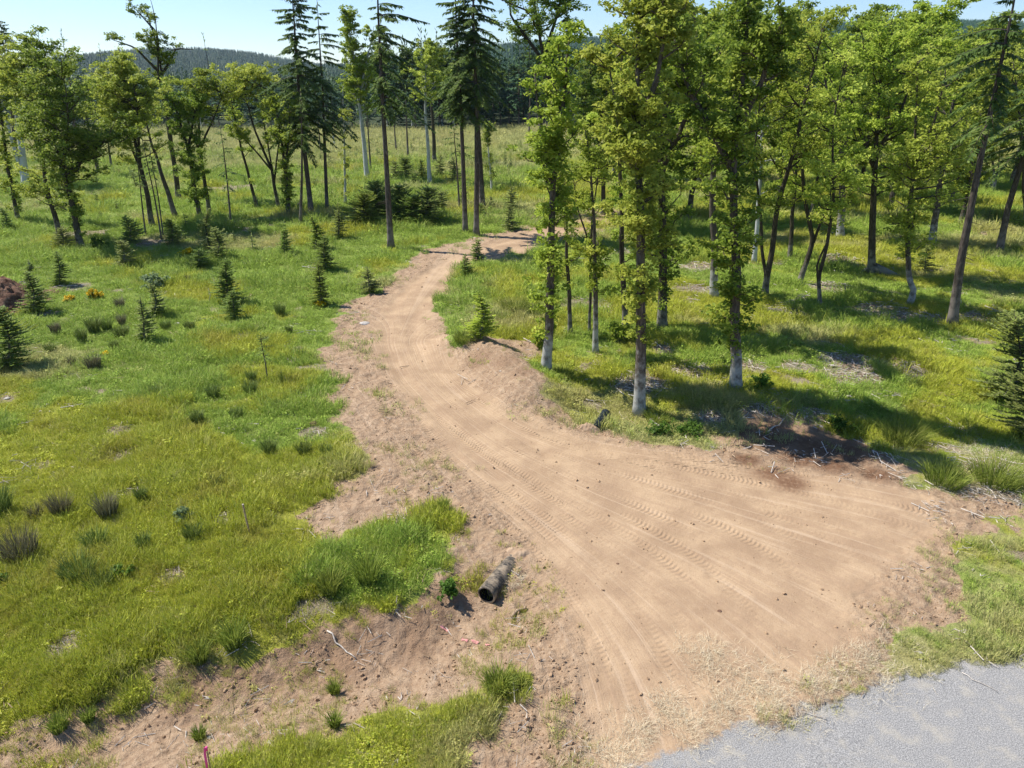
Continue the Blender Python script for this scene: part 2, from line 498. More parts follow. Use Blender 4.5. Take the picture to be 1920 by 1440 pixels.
def leafy(N, col, trans=.35, rough=.55, spec=.25, tcol=None, up=.45):
    geo = N.n("ShaderNodeNewGeometry").outputs['Normal']
    va = N.n("ShaderNodeVectorMath", operation='ADD', i={0: geo, 1: (0, 0, up * 1.6)})
    nn = N.n("ShaderNodeVectorMath", operation='NORMALIZE', i={0: va.outputs[0]}).outputs[0]
    p = N.n("ShaderNodeBsdfPrincipled", i={'Base Color': col, 'Roughness': rough, 'Normal': nn})
    p.inputs['Specular IOR Level'].default_value = spec
    tr = N.n("ShaderNodeBsdfTranslucent", i={'Color': tcol if tcol is not None else col})
    mx = N.n("ShaderNodeMixShader", i={0: trans, 1: p.outputs[0], 2: tr.outputs[0]})
    N.t.links.new(mx.outputs[0], N.out.inputs[0])
    return N.m

def grass_material(name, tipdry=.4):
    N = NT(name)
    pos = N.pos()
    v = N.attr("mk", 'INSTANCER'); sep = N.n("ShaderNodeSeparateXYZ", i={0: v.outputs['Vector']})
    c = grass_colour(N, sep.outputs[0], sep.outputs[1], sep.outputs[2], pos)
    tn = N.attr("tint").outputs['Fac']
    c = N.mix(N.math('MULTIPLY', tn, tipdry), c, (.38, .40, .08))
    rn = N.noise(14., 2, .8, pos)
    c = N.mix(N.math('MULTIPLY', N.ramp(rn, .56, .68), .75), c, (.46, .39, .19))
    c = N.mix(N.math('MULTIPLY', N.ramp(rn, .47, .35), .65), c, (.065, .14, .026))
    hsv = N.n("ShaderNodeHueSaturation", i={'Color': c, 'Value': N.math('MULTIPLY_ADD', N.noise(23., 1, .5, pos), 1.5, .55)})
    return leafy(N, hsv.outputs[0], .35, .6, .08, up=.9)

def leaf_material(name, dark, mid, light, trans=.45, clump=1.2, val=1.0):
    N = NT(name)
    t = N.attr("tint").outputs['Fac']
    o = N.obj(); n = N.noise(clump, 2, .5, o)
    f = N.math('ADD', t, N.math('MULTIPLY', N.math('SUBTRACT', n, .5), 1.0))
    c = N.mix(N.ramp(f, .0, .6), dark, mid)
    c = N.mix(N.ramp(f, .5, 1.1), c, light)
    r = N.rnd()
    hsv = N.n("ShaderNodeHueSaturation", i={'Color': c, 'Hue': N.math('MULTIPLY_ADD', r, .014, .495), 'Value': N.math('MULTIPLY_ADD', r, .25 * val, .88 * val)})
    return leafy(N, hsv.outputs[0], trans, .5, .12)

def bark_material(name, a, b, lichen=None, lh=3.0):
    N = NT(name)
    o = N.obj()
    mp = N.n("ShaderNodeMapping", i={0: o, 3: (9, 9, 1.6)}).outputs[0]
    n = N.noise(1.6, 5, .7, mp)
    c = N.mix(N.ramp(n, .35, .65), a, b)
    if lichen:
        n2 = N.noise(2.2, 4, .65, o)
        z = N.n("ShaderNodeSeparateXYZ", i={0: o}).outputs[2]
        lf = N.ramp(N.math('ADD', n2, N.math('MULTIPLY', z, -.11 * 3.0 / lh)), .15, .45)
        c = N.mix(lf, c, lichen)
    bump = N.n("ShaderNodeBump", i={'Strength': .8, 'Distance': .03, 'Height': n})
    p = N.n("ShaderNodeBsdfPrincipled", i={'Base Color': c, 'Roughness': .9, 'Normal': bump.outputs[0]})
    p.inputs['Specular IOR Level'].default_value = .15
    N.t.links.new(p.outputs[0], N.out.inputs[0])
    return N.m

def plain(name, a, b, scale=8., rough=.8, bump=.01, spec=.3):
    N = NT(name)
    o = N.obj(); n = N.noise(scale, 4, .65, o)
    c = N.mix(N.ramp(n, .35, .65), a, b)
    bp = N.n("ShaderNodeBump", i={'Strength': .7, 'Distance': bump, 'Height': n})
    p = N.n("ShaderNodeBsdfPrincipled", i={'Base Color': c, 'Roughness': rough, 'Normal': bp.outputs[0]})
    p.inputs['Specular IOR Level'].default_value = spec
    N.t.links.new(p.outputs[0], N.out.inputs[0])
    return N.m

M_GROUND = ground_material()
M_GRASS = grass_material("grass_blades")
M_LEAF = leaf_material("maple_leaves", (.150, .210, .022), (.350, .430, .050), (.600, .620, .115), trans=.5)
M_LEAFD = leaf_material("dark_maple_leaves", (.095, .150, .018), (.245, .325, .040), (.47, .51, .085), trans=.45)
M_LEAFY = leaf_material("yellow_green_leaves", (.22, .28, .035), (.42, .48, .07), (.62, .64, .13), trans=.5)
M_FIR = leaf_material("fir_needles", (.060, .105, .028), (.130, .195, .048), (.26, .32, .09), trans=.4)
M_FIRY = leaf_material("young_fir_needles", (.11, .16, .028), (.24, .31, .045), (.42, .48, .08), trans=.4, clump=3.)
M_FIRB = leaf_material("fresh_fir_needles", (.22, .32, .04), (.42, .52, .06), (.60, .66, .10), trans=.45, clump=3.)
M_FAR = leaf_material("distant_needles", (.026, .060, .026), (.050, .098, .038), (.095, .150, .052), trans=.1, clump=.3)
M_BARKM = bark_material("maple_bark", (.055, .045, .035), (.13, .11, .085), (.36, .355, .32), 2.2)
M_BARKD = bark_material("dark_mossy_bark", (.035, .030, .022), (.085, .070, .045), (.20, .19, .15), 1.5)
M_BARKW = bark_material("pale_bark", (.22, .22, .20), (.40, .41, .39), (.44, .45, .44), 8.)
M_BARKF = bark_material("fir_bark", (.045, .035, .030), (.12, .098, .082), (.19, .165, .14), 2.5)
M_RUSH = leaf_material("rush_blades", (.09, .13, .025), (.16, .21, .035), (.29, .32, .08), trans=.2)
M_RUSHB = leaf_material("brown_rush_blades", (.10, .10, .05), (.17, .155, .075), (.30, .26, .13), trans=.2)
M_TUFT = leaf_material("bright_tuft_blades", (.13, .17, .022), (.22, .27, .04), (.36, .38, .08), trans=.4)
M_STRAW = plain("straw", (.48, .38, .23), (.70, .62, .44), 20., .8)
M_WOODG = plain("weathered_wood", (.30, .25, .20), (.60, .54, .46), 12., .85)
M_WOODB = plain("brown_wood", (.20, .13, .08), (.42, .31, .20), 12., .85)
M_CLOD = plain("clod_soil", (.30, .19, .11), (.50, .345, .215), 9., .95, .02, .1)
M_PILE = plain("dark_turned_soil", (.085, .045, .030), (.24, .145, .095), 3.5, .95, .08, .1)
M_STONE = plain("pale_stone", (.34, .31, .27), (.52, .48, .43), 12., .8)
M_FLOWER = leaf_material("yellow_blossom", (.45, .33, .01), (.75, .52, .01), (.9, .68, .03), trans=.3)
M_PINK = plain("pink_plastic_tape", (.75, .05, .25), (.85, .09, .33), 10., .4)
M_PINKP = plain("pink_marking_paint", (.62, .25, .25), (.45, .24, .18), 30., .9)
M_PIPE = plain("grey_muddy_plastic", (.050, .045, .038), (.33, .26, .18), 4., .65, .005)
M_PIPEK = plain("smooth_black_plastic", (.006, .009, .014), (.016, .022, .030), 6., .38, .002, .3)
M_PIPEIN = plain("pipe_inside", (.008, .008, .008), (.02, .017, .014), 6., .7)

# ------------------------------------------------------------------ ground sheet
rows = [-6, -3, 0, 2.5, 4.5, 6, 7, 7.8]
yv = 8.4
while yv < 3900:
    rows.append(yv); yv += .055 * (yv / 12) ** 1.32
rows.append(4050)
rows = np.array(rows); NR = len(rows); NC = 900
u = np.linspace(-1, 1, NC)
hw = np.maximum(rows, 0) * .98 + 13
GX = u[None, :] * hw[:, None]; GY = np.repeat(rows[:, None], NC, 1)
gx = GX.ravel(); gy = GY.ravel()
gzv = H(gx, gy)
dirt, core, asph, pale, yel, dry, lush = masks(gx, gy)
nearm = np.where((gy > 5) & (gy < 60) & (dirt > .01))[0]
ts = np.zeros(len(gx)); tv = np.zeros(len(gx)); trk = np.zeros(len(gx)); fv = np.zeros(len(gx))
bestd = np.full(len(nearm), 1e9); second = bestd.copy(); fu = np.zeros(len(gx))
xx = gx[nearm]; yy = gy[nearm]
for i, pl in enumerate(TRACKS):
    d, s_, v_ = poly_dist(xx, yy, pl)
    L = np.sum(np.hypot(*np.diff(pl, axis=0).T))
    m = d < bestd
    wdt = .21
    a_ = sstep(wdt, wdt * .6, d) * sstep(0, 1.0, s_) * sstep(0, 1.0, L - s_) * (.22 + .78 * sstep(.3, .7, vnoise(s_ * .45, s_ * 0 + i * 7., 3))) * (.55 + .45 * sstep(.3, .6, fbm(xx * 2.5, yy * 2.5, 77, 2)))
    ts[nearm] = np.where(m, s_, ts[nearm]); tv[nearm] = np.where(m, v_, tv[nearm])
    trk[nearm] = np.where(m, a_, trk[nearm])
    second = np.minimum(np.where(m, bestd, d), second)
    bestd = np.where(m, d, bestd)
# position across the fan of the wheels, for streaks
fl = fan(0.0); fr = fan(1.0)
dl, sl_, _ = poly_dist(xx, yy, fl); dr, sr_, _ = poly_dist(xx, yy, fr)
rl = RUTS[0]; rr_ = RUTS[1]
fv[nearm] = dl / (dl + dr + 1e-6)
fu[nearm] = (sl_ + sr_) / 2
trk[nearm] *= sstep(.05, .22, second - bestd)
rut = np.zeros(len(gx))
for pl in RUTS:
    d, s_, v_ = poly_dist(xx, yy, pl)
    rut[nearm] = np.maximum(rut[nearm], sstep(.42, .1, d))
gzv = gzv - rut * .035 * dirt
gzv[nearm] -= .012 * trk[nearm]
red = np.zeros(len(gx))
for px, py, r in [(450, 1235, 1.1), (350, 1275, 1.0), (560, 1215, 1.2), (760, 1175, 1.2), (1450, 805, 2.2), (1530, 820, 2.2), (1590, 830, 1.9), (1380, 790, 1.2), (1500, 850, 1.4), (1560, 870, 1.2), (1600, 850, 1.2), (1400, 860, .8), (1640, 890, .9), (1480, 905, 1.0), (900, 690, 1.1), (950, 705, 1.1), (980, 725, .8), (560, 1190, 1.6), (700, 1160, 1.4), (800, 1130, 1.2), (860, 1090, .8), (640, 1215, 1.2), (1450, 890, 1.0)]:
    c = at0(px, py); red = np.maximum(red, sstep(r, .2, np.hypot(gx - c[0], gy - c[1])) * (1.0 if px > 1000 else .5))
wood_floor = sstep(180, 192, gy + 6 * (fbm(gx / 9., gy / 9., 951, 3) - .5)) * (gy < 560)
floor_dirt = dirt
V = np.column_stack([gx, gy, gzv])
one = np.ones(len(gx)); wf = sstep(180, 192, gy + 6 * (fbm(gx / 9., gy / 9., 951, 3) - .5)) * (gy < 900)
idx = np.arange(NR * NC).reshape(NR, NC)
Q = np.stack([idx[:-1, :-1], idx[:-1, 1:], idx[1:, 1:], idx[1:, :-1]], -1).reshape(-1, 4)
dU = np.gradient(V.reshape(NR, NC, 3), axis=1); dV_ = np.gradient(V.reshape(NR, NC, 3), axis=0)
NRM = np.cross(dU, dV_).reshape(-1, 3); NRM /= np.linalg.norm(NRM, axis=1)[:, None] + 1e-12
cls = np.zeros(len(gx), int); cls[dirt > .5] = 1; cls[asph > .5] = 2
qc = np.max(cls[Q], axis=1)
rr0 = {'ts': ts, 'tv': tv, 'fv': fv}
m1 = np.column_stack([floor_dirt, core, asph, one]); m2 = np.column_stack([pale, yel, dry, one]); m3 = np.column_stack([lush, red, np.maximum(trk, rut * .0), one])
for k, nm in enumerate(('ground', 'dirt_road', 'asphalt_road')):
    q = Q[qc == k]
    used, inv = np.unique(q, return_inverse=True)
    q2 = inv.reshape(q.shape)
    me = mesh_np(nm, V[used], q2, smooth=True, mat=M_GROUND,
                 attrs={'m1': ('FLOAT_COLOR', m1[used]), 'm2': ('FLOAT_COLOR', m2[used]), 'm3': ('FLOAT_COLOR', m3[used]),
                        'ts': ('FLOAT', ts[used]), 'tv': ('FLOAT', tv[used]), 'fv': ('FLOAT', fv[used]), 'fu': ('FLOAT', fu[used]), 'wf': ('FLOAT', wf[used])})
    me.normals_split_custom_set_from_vertices(NRM[used].tolist())
    tag(link(nm, me), kind='structure')
# ------------------------------------------------------------------ scattering (only for what nobody could count)
def blade_tuft(seed, n, h, spread, w, lean=.35, segs=1):
    r = np.random.RandomState(seed)
    V = []; F = []; T = []
    k = 0
    for i in range(n):
        a = r.rand() * 6.283; d = spread * math.sqrt(r.rand())
        bx, by = math.cos(a) * d, math.sin(a) * d
        hh = h * (.55 + .6 * r.rand()); ln = lean * (.3 + r.rand()) * hh
        la = a + (r.rand() - .5) * 2.2
        wa = r.rand() * 3.14; wx, wy = math.cos(wa) * w / 2, math.sin(wa) * w / 2
        ox, oy = math.cos(la) * ln, math.sin(la) * ln
        tn = r.rand()
        V += [(bx - wx, by - wy, -.03), (bx + wx, by + wy, -.03), (bx + wx * .8 + ox * .35, by + wy * .8 + oy * .35, hh * .6),
              (bx - wx * .8 + ox * .35, by - wy * .8 + oy * .35, hh * .6), (bx + ox, by + oy, hh)]
        F += [(k, k + 1, k + 2, k + 3), (k + 3, k + 2, k + 4)]
        T += [tn * .3, tn * .3, tn, tn, .4 + tn * .6]
        k += 5
    return np.array(V), F, np.array(T)

def proto_coll(name, meshes):
    c = bpy.data.collections.new(name)
    for i, me in enumerate(meshes):
        o = bpy.data.objects.new("%s_%02d" % (name, i), me); c.objects.link(o)
    return c

def scatter(name, pts, rot, scl, var, coll, mk=None, label=None, cat=None):
    at_ = {'rot': ('FLOAT_VECTOR', rot), 'scl': ('FLOAT_VECTOR', scl), 'var': ('INT', var)}
    if mk is not None: at_['mk'] = ('FLOAT_VECTOR', mk)
    me = mesh_np(name, pts, attrs=at_)
    o = link(name, me)
    g = bpy.data.node_groups.new(name + "_scatter", 'GeometryNodeTree')
    g.interface.new_socket(name="Geometry", in_out='INPUT', socket_type='NodeSocketGeometry')
    g.interface.new_socket(name="Geometry", in_out='OUTPUT', socket_type='NodeSocketGeometry')
    gi = g.nodes.new("NodeGroupInput"); go = g.nodes.new("NodeGroupOutput")
    ip = g.nodes.new("GeometryNodeInstanceOnPoints")
    ci = g.nodes.new("GeometryNodeCollectionInfo"); ci.inputs[0].default_value = coll
    ci.inputs['Separate Children'].default_value = True; ci.inputs['Reset Children'].default_value = True
    def na(nm, typ):
        n = g.nodes.new("GeometryNodeInputNamedAttribute"); n.data_type = typ; n.inputs[0].default_value = nm
        return n.outputs[0]
    g.links.new(gi.outputs[0], ip.inputs['Points']); g.links.new(ci.outputs[0], ip.inputs['Instance'])
    ip.inputs['Pick Instance'].default_value = True
    g.links.new(na('var', 'INT'), ip.inputs['Instance Index'])
    g.links.new(na('rot', 'FLOAT_VECTOR'), ip.inputs['Rotation']); g.links.new(na('scl', 'FLOAT_VECTOR'), ip.inputs['Scale'])
    g.links.new(ip.outputs[0], go.inputs[0])
    md = o.modifiers.new("scatter", 'NODES'); md.node_group = g
    return tag(o, label, cat, kind='stuff')

def wedge_points(r, n, y0, y1, power=2.0, ex=1.02, pad=2.5):
    """random ground points, denser nearby: their number falls as 1 / distance^power"""
    uu = r.rand(n)
    if abs(power - 1) < 1e-6: y = y0 * (y1 / y0) ** uu
    else:
        q = 1 - power; y = (y0 ** q + uu * (y1 ** q - y0 ** q)) ** (1 / q)
    x = (r.rand(n) * 2 - 1) * (y * .80 * ex + pad + 4.0)
    return x, y

# short and long meadow blades
protos = []
for k in range(5): V, F, T = blade_tuft(100 + k, 18, .115, .15, .011, 1.1); b = MB(); b.add(V, F); b.A = [T]; protos.append(b.mesh("short_blades", M_GRASS, False))
for k in range(4): V, F, T = blade_tuft(200 + k, 20, .25, .15, .010, .5); b = MB(); b.add(V, F); b.A = [T]; protos.append(b.mesh("long_blades", M_GRASS, False))
for k in range(3):   # broad low weeds
    r = np.random.RandomState(k + 5); b = MB(); 
    for j in range(16):
        a = r.rand() * 6.28; d = .16 * math.sqrt(r.rand()); s = .018 + .022 * r.rand(); h = .03 + .10 * r.rand()
        c = np.array([math.cos(a) * d, math.sin(a) * d, h]); t = np.array([math.cos(a), math.sin(a), .3 - .8 * r.rand()]); sd = np.array([-t[1], t[0], 0])
        b.add([c - t * s, c + sd * s * .6, c + t * s, c - sd * s * .6], [(0, 1, 2, 3)], .3 + .7 * r.rand())
    protos.append(b.mesh("weed_leaves", M_GRASS, False))
CG = proto_coll("grass_blades", protos)

def grass_scatter(name, n, y0, y1, power, big, label, seed):
    r = np.random.RandomState(seed)
    x, y = wedge_points(r, n, y0, y1, power)
    dirt, core, asph, pale, yel, dry, lush = masks(x, y)
    clump = fbm(x * .9, y * .9, 301, 3)
    sd = np.where(y < 60, sdf(x, y, DIRT), -9) + 1.5 * (fbm(x * .35, y * .35, 41, 3) - .5) * .5 + .9 * (fbm(x * 1.1, y * 1.1, 31, 4) - .5) * 2
    gp = sstep(.35, -.85, sd + 1.9 * (fbm(x * 3.6, y * 3.6, 341, 3) - .5))
    dens = gp * (1 - sstep(.2, .6, asph)) * (1 - .93 * sstep(.3, .6, pale))
    dens = dens * (1 - .80 * sstep(7, 9, x) * sstep(24, 21, y) * sstep(.60, .44, fbm(x * 1.4, y * 1.4, 381, 4)))
    dens = dens * (.45 + .55 * sstep(.35, .6, clump)) * (.35 + .65 * sstep(.36, .5, fbm(x * 3.5, y * 3.5, 351, 2)))
    edge = sstep(.02, .2, dirt) * (1 - core) * (1 - asph)
    sp = (1 - core) * (1 - asph) * .07 * sstep(.50, .6, fbm(x * .7, y * .7, 311, 3)) * (y > 8)
    keep = r.rand(n) < np.maximum(dens, sp)
    x = x[keep]; y = y[keep]; yel = yel[keep]; dry = dry[keep]; lush = lush[keep]; dirt = dirt[keep]
    m = len(x)
    z = H(x, y)
    tall = fbm(x * .35, y * .35, 321, 3)
    long_ = r.rand(m) < .12 + sstep(.38, .62, tall + .25 * (yel - .5)) * .5
    weed = (r.rand(m) < .03 + .10 * sstep(.45, .65, fbm(x * 1.3, y * 1.3, 331, 3))) & ~long_
    var = np.where(long_, 5 + r.randint(0, 4, m), np.where(weed, 9 + r.randint(0, 3, m), r.randint(0, 5, m)))
    s = (.75 + .6 * r.rand(m)) * (big * (np.maximum(y, 12) / 14) ** .55)
    s *= np.where(dirt > .4, .7, 1.0)
    ft = fbm(x * 1.8, y * 1.8, 361, 3)
    dark = (r.rand(m) < .05 + .45 * sstep(.55, .68, ft)) & (dirt < .3)
    s = np.where(dark, s * 1.18, s * .92)
    lush = np.where(dark, lush * .5 + 1.1, lush)
    straw_ = r.rand(m) < .05 + .22 * sstep(.56, .70, fbm(x * 1.1 + 9, y * 1.1, 371, 3))
    dry = np.where(straw_ & ~dark, dry + .75, dry)
    verge = sstep(7, 9, x) * sstep(24, 21, y)
    s = s * (1 - .25 * verge)
    s = s * (.8 + .5 * sstep(.45, .62, tall))
    hz = s * (.8 + .5 * r.rand(m)) * np.where(long_, np.clip(14 / np.maximum(y, 14), .5, 1) ** .5, 1)
    rot = np.column_stack([(r.rand(m) - .5) * .3, (r.rand(m) - .5) * .3, r.rand(m) * 6.283])
    mk = np.column_stack([yel + (r.rand(m) - .5) * .3, dry + (r.rand(m) - .5) * .3 + .3 * (dirt > .3), lush])
    return scatter(name, np.column_stack([x, y, z]), rot, np.column_stack([s, s, hz]), var, CG, mk, label, "grass")
DENS = 1.0
grass_scatter("meadow_grass", int(400000 * DENS), 8.2, 60, 1.45, 1.0, "yellow green meadow grass covering the clearing on both sides of the dirt road", 21)
grass_scatter("far_meadow_grass", int(90000 * DENS), 58, 182, 1.3, 1.35, "dull green grass of the far clearing below the forest edge", 22)

# soil clods and pebbles on the turned earth
protos = []
for k in range(5):
    r = np.random.RandomState(400 + k)
    import bmesh
    bm = bmesh.new(); bmesh.ops.create_icosphere(bm, subdivisions=1, radius=1)
    for v in bm.verts: v.co *= .7 + .5 * r.rand(); v.co.z *= .6
    me = bpy.data.meshes.new("clod"); bm.to_mesh(me); bm.free(); me.materials.append(M_CLOD); protos.append(me)
CC = proto_coll("clods", protos)
r = np.random.RandomState(31)
n = 60000
x, y = wedge_points(r, n, 8.2, 48, 1.6)
dirt, core, asph, pale, yel, dry, lush = masks(x, y)
prob = dirt * (1 - .86 * core) * (1 - asph) * (.05 + .75 * sstep(.47, .66, fbm(x * 1.3, y * 1.3, 501, 4)))
keep = r.rand(n) < prob * .75
x = x[keep]; y = y[keep]; m = len(x)
s = .010 + .045 * r.rand(m) ** 4 + .007 * (y / 14)
scatter("soil_clods", np.column_stack([x, y, H(x, y) + s * .2]), r.rand(m, 3) * 6.28, np.column_stack([s, s, s]), r.randint(0, 5, m), CC, None,
        "small brown clods of soil strewn over the turned earth beside the road", "soil clods")

# chips, twigs and straw lying about
protos = []
for k in range(6):
    r = np.random.RandomState(600 + k); b = MB()
    for j in range(5):
        a = r.rand() * 6.28; L = .10 + .35 * r.rand() ** 2; c = (r.rand(3) - .5) * [.5, .5, .03]; c[2] += .02
        d = np.array([math.cos(a), math.sin(a), (r.rand() - .5) * .25]) * L
        b.add(*tube([c - d / 2, c + d / 2], .004 + .007 * r.rand(), 4), a=r.rand())
    protos.append(b.mesh("chips", M_WOODG if k < 4 else M_WOODB, False))
CD = proto_coll("twigs", protos)
r = np.random.RandomState(41); n = 60000
x, y = wedge_points(r, n, 9, 60, 1.4)
dirt, core, asph, pale, yel, dry, lush = masks(x, y)
right = sstep(3, 6, x) * sstep(17, 20, y)
prob = (1 - core) * (1 - asph) * np.maximum(sstep(.25, .55, pale) * (.35 + .65 * right), .03 + .05 * right) * (1 - .4 * dirt)
keep = r.rand(n) < prob * .8
x = x[keep]; y = y[keep]; m = len(x); s = (.6 + .9 * r.rand(m)) * (y / 18) ** .5
scatter("wood_chips", np.column_stack([x, y, H(x, y) + .02]), np.column_stack([(r.rand(m, 2) - .5) * .3, r.rand(m) * 6.28]), np.column_stack([s, s, s]),
        r.randint(0, 6, m), CD, None, "bleached twigs and wood chips scattered over bare patches among the trees", "wood chips")
# straw beside the asphalt
protos = []
for k in range(4):
    V, F, T = blade_tuft(700 + k, 22, .09, .20, .006, 3.0); b = MB(); b.add(V, F); b.A = [T]; protos.append(b.mesh("straw", M_STRAW, False))
CS = proto_coll("straw", protos)
r = np.random.RandomState(51)
pl = smooth_line(P([(1090, 1450), (1200, 1385), (1330, 1335), (1480, 1290), (1600, 1262), (1700, 1225)]))
n = 850
i = r.randint(0, len(pl), n); off = r.randn(n, 2) * [.42, .36]
x = pl[i, 0] + off[:, 0]; y = pl[i, 1] + off[:, 1]
ok = fbm(x * 1.6, y * 1.6, 801, 3) > .48
px2 = [(1330, 1240, .7), (1450, 1300, .9), (1250, 1330, .5), (965, 1075, .16), (1840, 845, 1.1), (1780, 905, .8), (1600, 770, .5), (640, 850, .6), (1880, 890, .8)]
X = [x[ok]]; Y = [y[ok]]
for a, b_, rad in px2:
    c = at0(a, b_); k = int(160 * rad * rad) + 14; X.append(c[0] + r.randn(k) * rad * .5); Y.append(c[1] + r.randn(k) * rad * .5)
x = np.concatenate(X); y = np.concatenate(Y); m = len(x); s = .6 + .6 * r.rand(m)
scatter("dry_straw", np.column_stack([x, y, H(x, y)]), np.column_stack([(r.rand(m, 2) - .5) * .8, r.rand(m) * 6.28]), np.column_stack([s, s, s * .6]), r.randint(0, 4, m), CS, None,
        "pale dry straw strewn along the edge of the asphalt road", "straw")

# ------------------------------------------------------------------ foliage
def leaves(r, C, n, rad, size, flat=.6, up=.7, tint0=None, narrow=.62):
    """n folded leaves round every centre C; returns V, F, tint"""
    M = len(C); N_ = M * n
    c = np.repeat(C, n, 0); rr = np.repeat(np.broadcast_to(rad, (M,)), n)
    d = r.randn(N_, 3); d /= np.linalg.norm(d, axis=1)[:, None]
    off = d * (r.rand(N_) ** .5)[:, None] * rr[:, None]; off[:, 2] *= flat
    p = c + off
    nr = r.randn(N_, 3) * .75 + d * .45; nr[:, 2] = np.abs(nr[:, 2]) * .6 + up
    nr /= np.linalg.norm(nr, axis=1)[:, None]
    t = r.randn(N_, 3); t -= nr * np.sum(t * nr, 1)[:, None]; t /= np.linalg.norm(t, axis=1)[:, None]
    s = np.cross(nr, t)
    L = size * (.6 + .8 * r.rand(N_))
    w = L * narrow * .5
    fold = nr * (w * .45)[:, None]
    V = np.stack([p - t * L[:, None] * .45, p + s * w[:, None] + fold, p + t * L[:, None] * .55, p - s * w[:, None] + fold], 1).reshape(-1, 3)
    i = np.arange(N_) * 4
    F = np.concatenate([np.stack([i, i + 1, i + 2], 1), np.stack([i, i + 2, i + 3], 1)])
    ti = (np.repeat(r.rand(M) if tint0 is None else tint0, n) * .55 + r.rand(N_) * .45)
    return V, F, np.repeat(ti, 4)

def crown_mesh(name, parts, mat):
    V = []; F = []; T = []; k = 0
    for v, f, t in parts:
        V.append(v); F.append(f + k); T.append(t); k += len(v)
    return mesh_np(name, np.vstack(V), np.vstack(F), attrs={'tint': ('FLOAT', np.concatenate(T))}, mat=mat)

def resample(pl, step):
    pl = np.asarray(pl, float); d = np.r_[0, np.cumsum(np.linalg.norm(np.diff(pl, axis=0), axis=1))]
    n = max(3, int(d[-1] / step)); q = np.linspace(0, d[-1], n)
    return np.column_stack([np.interp(q, d, pl[:, k]) for k in range(3)])

def broadleaf(r, spines, r0, zb, hw, nb=60, leafn=34, leaf=.20, crad=.42, prof='full', fuzz=1.0, elev=(.15, .9), side=None):
    """spines: list of polylines in local metres (the first is the stem). Returns the wood MB and crown parts"""
    wood = MB(); C = []; CR = []
    stem = spines[0]; top = max(s[-1][2] for s in spines)
    for si, sp in enumerate(spines):
        q = resample(sp, .5)
        if len(q) > 4:   # slight natural crookedness
            jit = r.randn(len(q), 3) * [.05, .07, 0]; jit[0] = 0; 
            for _ in range(2): jit[1:-1] = (jit[:-2] + jit[1:-1] + jit[2:]) / 3
            q = q + jit * 1.3
        f = np.linspace(0, 1, len(q))
        base = r0 if si == 0 else r0 * .55
        rad = base * (1 - f) ** .8 + .018
        if si == 0: rad = rad + r0 * .45 * np.exp(-f * len(q) * .5 / .45)
        wood.add(*tube(q, rad, 9 if si == 0 else 6))
        L = np.linalg.norm(sp[-1] - sp[0])
        n_here = max(6, int(nb * (1 if si == 0 else .5)))
        gaps = [(zb + (sp[-1][2] - zb) * r.rand(), .18 + .35 * r.rand()) for _ in range(5)]
        for b in range(n_here):
            g = r.rand() ** .9
            z0 = max(zb, sp[0][2]); z = z0 + (sp[-1][2] - z0) * g
            if any(abs(z - gc) < gw_ for gc, gw_ in gaps) and r.rand() < .85: continue
            k = np.searchsorted(q[:, 2], z); k = min(max(k, 1), len(q) - 1)
            p = q[k]
            t = (p[2] - zb) / max(top - zb, .1); t = min(max(t, 0), 1)
            if prof == 'full': w = .35 + .65 * math.sin(math.pi * min(1, t * .85 + .12)) ** .8
            elif prof == 'column': w = .55 + .35 * math.sin(math.pi * (t * .8 + .1)) - .25 * t
            elif prof == 'vase': w = .15 + .85 * sstep(.15, .75, t) * (1.15 - .6 * sstep(.85, 1, t))
            elif prof == 'ball': w = .25 + .75 * math.sin(math.pi * min(1, t + .05)) ** .5
            else: w = .6
            az = r.rand() * 2 * math.pi
            if side is not None and r.rand() < .6: az = side + r.randn() * .6
            Lb = hw * w * (.28 + 1.0 * r.rand() ** 1.3)
            e = elev[0] + (elev[1] - elev[0]) * r.rand() * (.4 + .6 * t)
            dr = np.array([math.cos(az) * math.cos(e), math.sin(az) * math.cos(e), math.sin(e)])
            m = 5; ff = np.linspace(0, 1, m)
            bp = p + dr * Lb * ff[:, None] + np.array([0, 0, .18 * Lb]) * (ff ** 2)[:, None] + np.r_[np.zeros((1, 3)), r.randn(m - 1, 3) * .07 * Lb ** .5]
            wood.add(*tube(bp, .012 + (.010 + .018 * Lb) * (1 - ff) * .75, 4, False))
            nc = max(2, int(Lb * 2.6 * fuzz))
            for j in range(nc):
                f1 = .25 + .75 * (j + r.rand()) / nc
                c = bp[0] + (bp[-1] - bp[0]) * f1 + r.randn(3) * [.16, .16, .12] * (1 + Lb * .45)
                C.append(c); CR.append(crad * (.55 + .7 * r.rand()))
            C.append(bp[-1]); CR.append(crad * .8)
            if Lb > 1.0:
                for j in range(2):
                    f1 = .35 + .5 * r.rand(); c0 = bp[0] + (bp[-1] - bp[0]) * f1
                    a2 = az + r.choice([-1, 1]) * (.6 + .5 * r.rand()); l2 = Lb * .4
                    c1 = c0 + np.array([math.cos(a2), math.sin(a2), .35]) * l2
                    wood.add(*tube([c0, (c0 + c1) / 2 + r.randn(3) * .04, c1], [.018, .013, .008], 4, False))
                    C.append(c1); CR.append(crad * .8); C.append((c0 + c1) / 2); CR.append(crad * .6)
    C = np.array(C); CR = np.array(CR)
    t0 = np.clip(.5 + r.randn(len(C)) * .28, 0, 1)
    return wood, [leaves(r, C, leafn, CR, leaf, .62, .65, t0)]

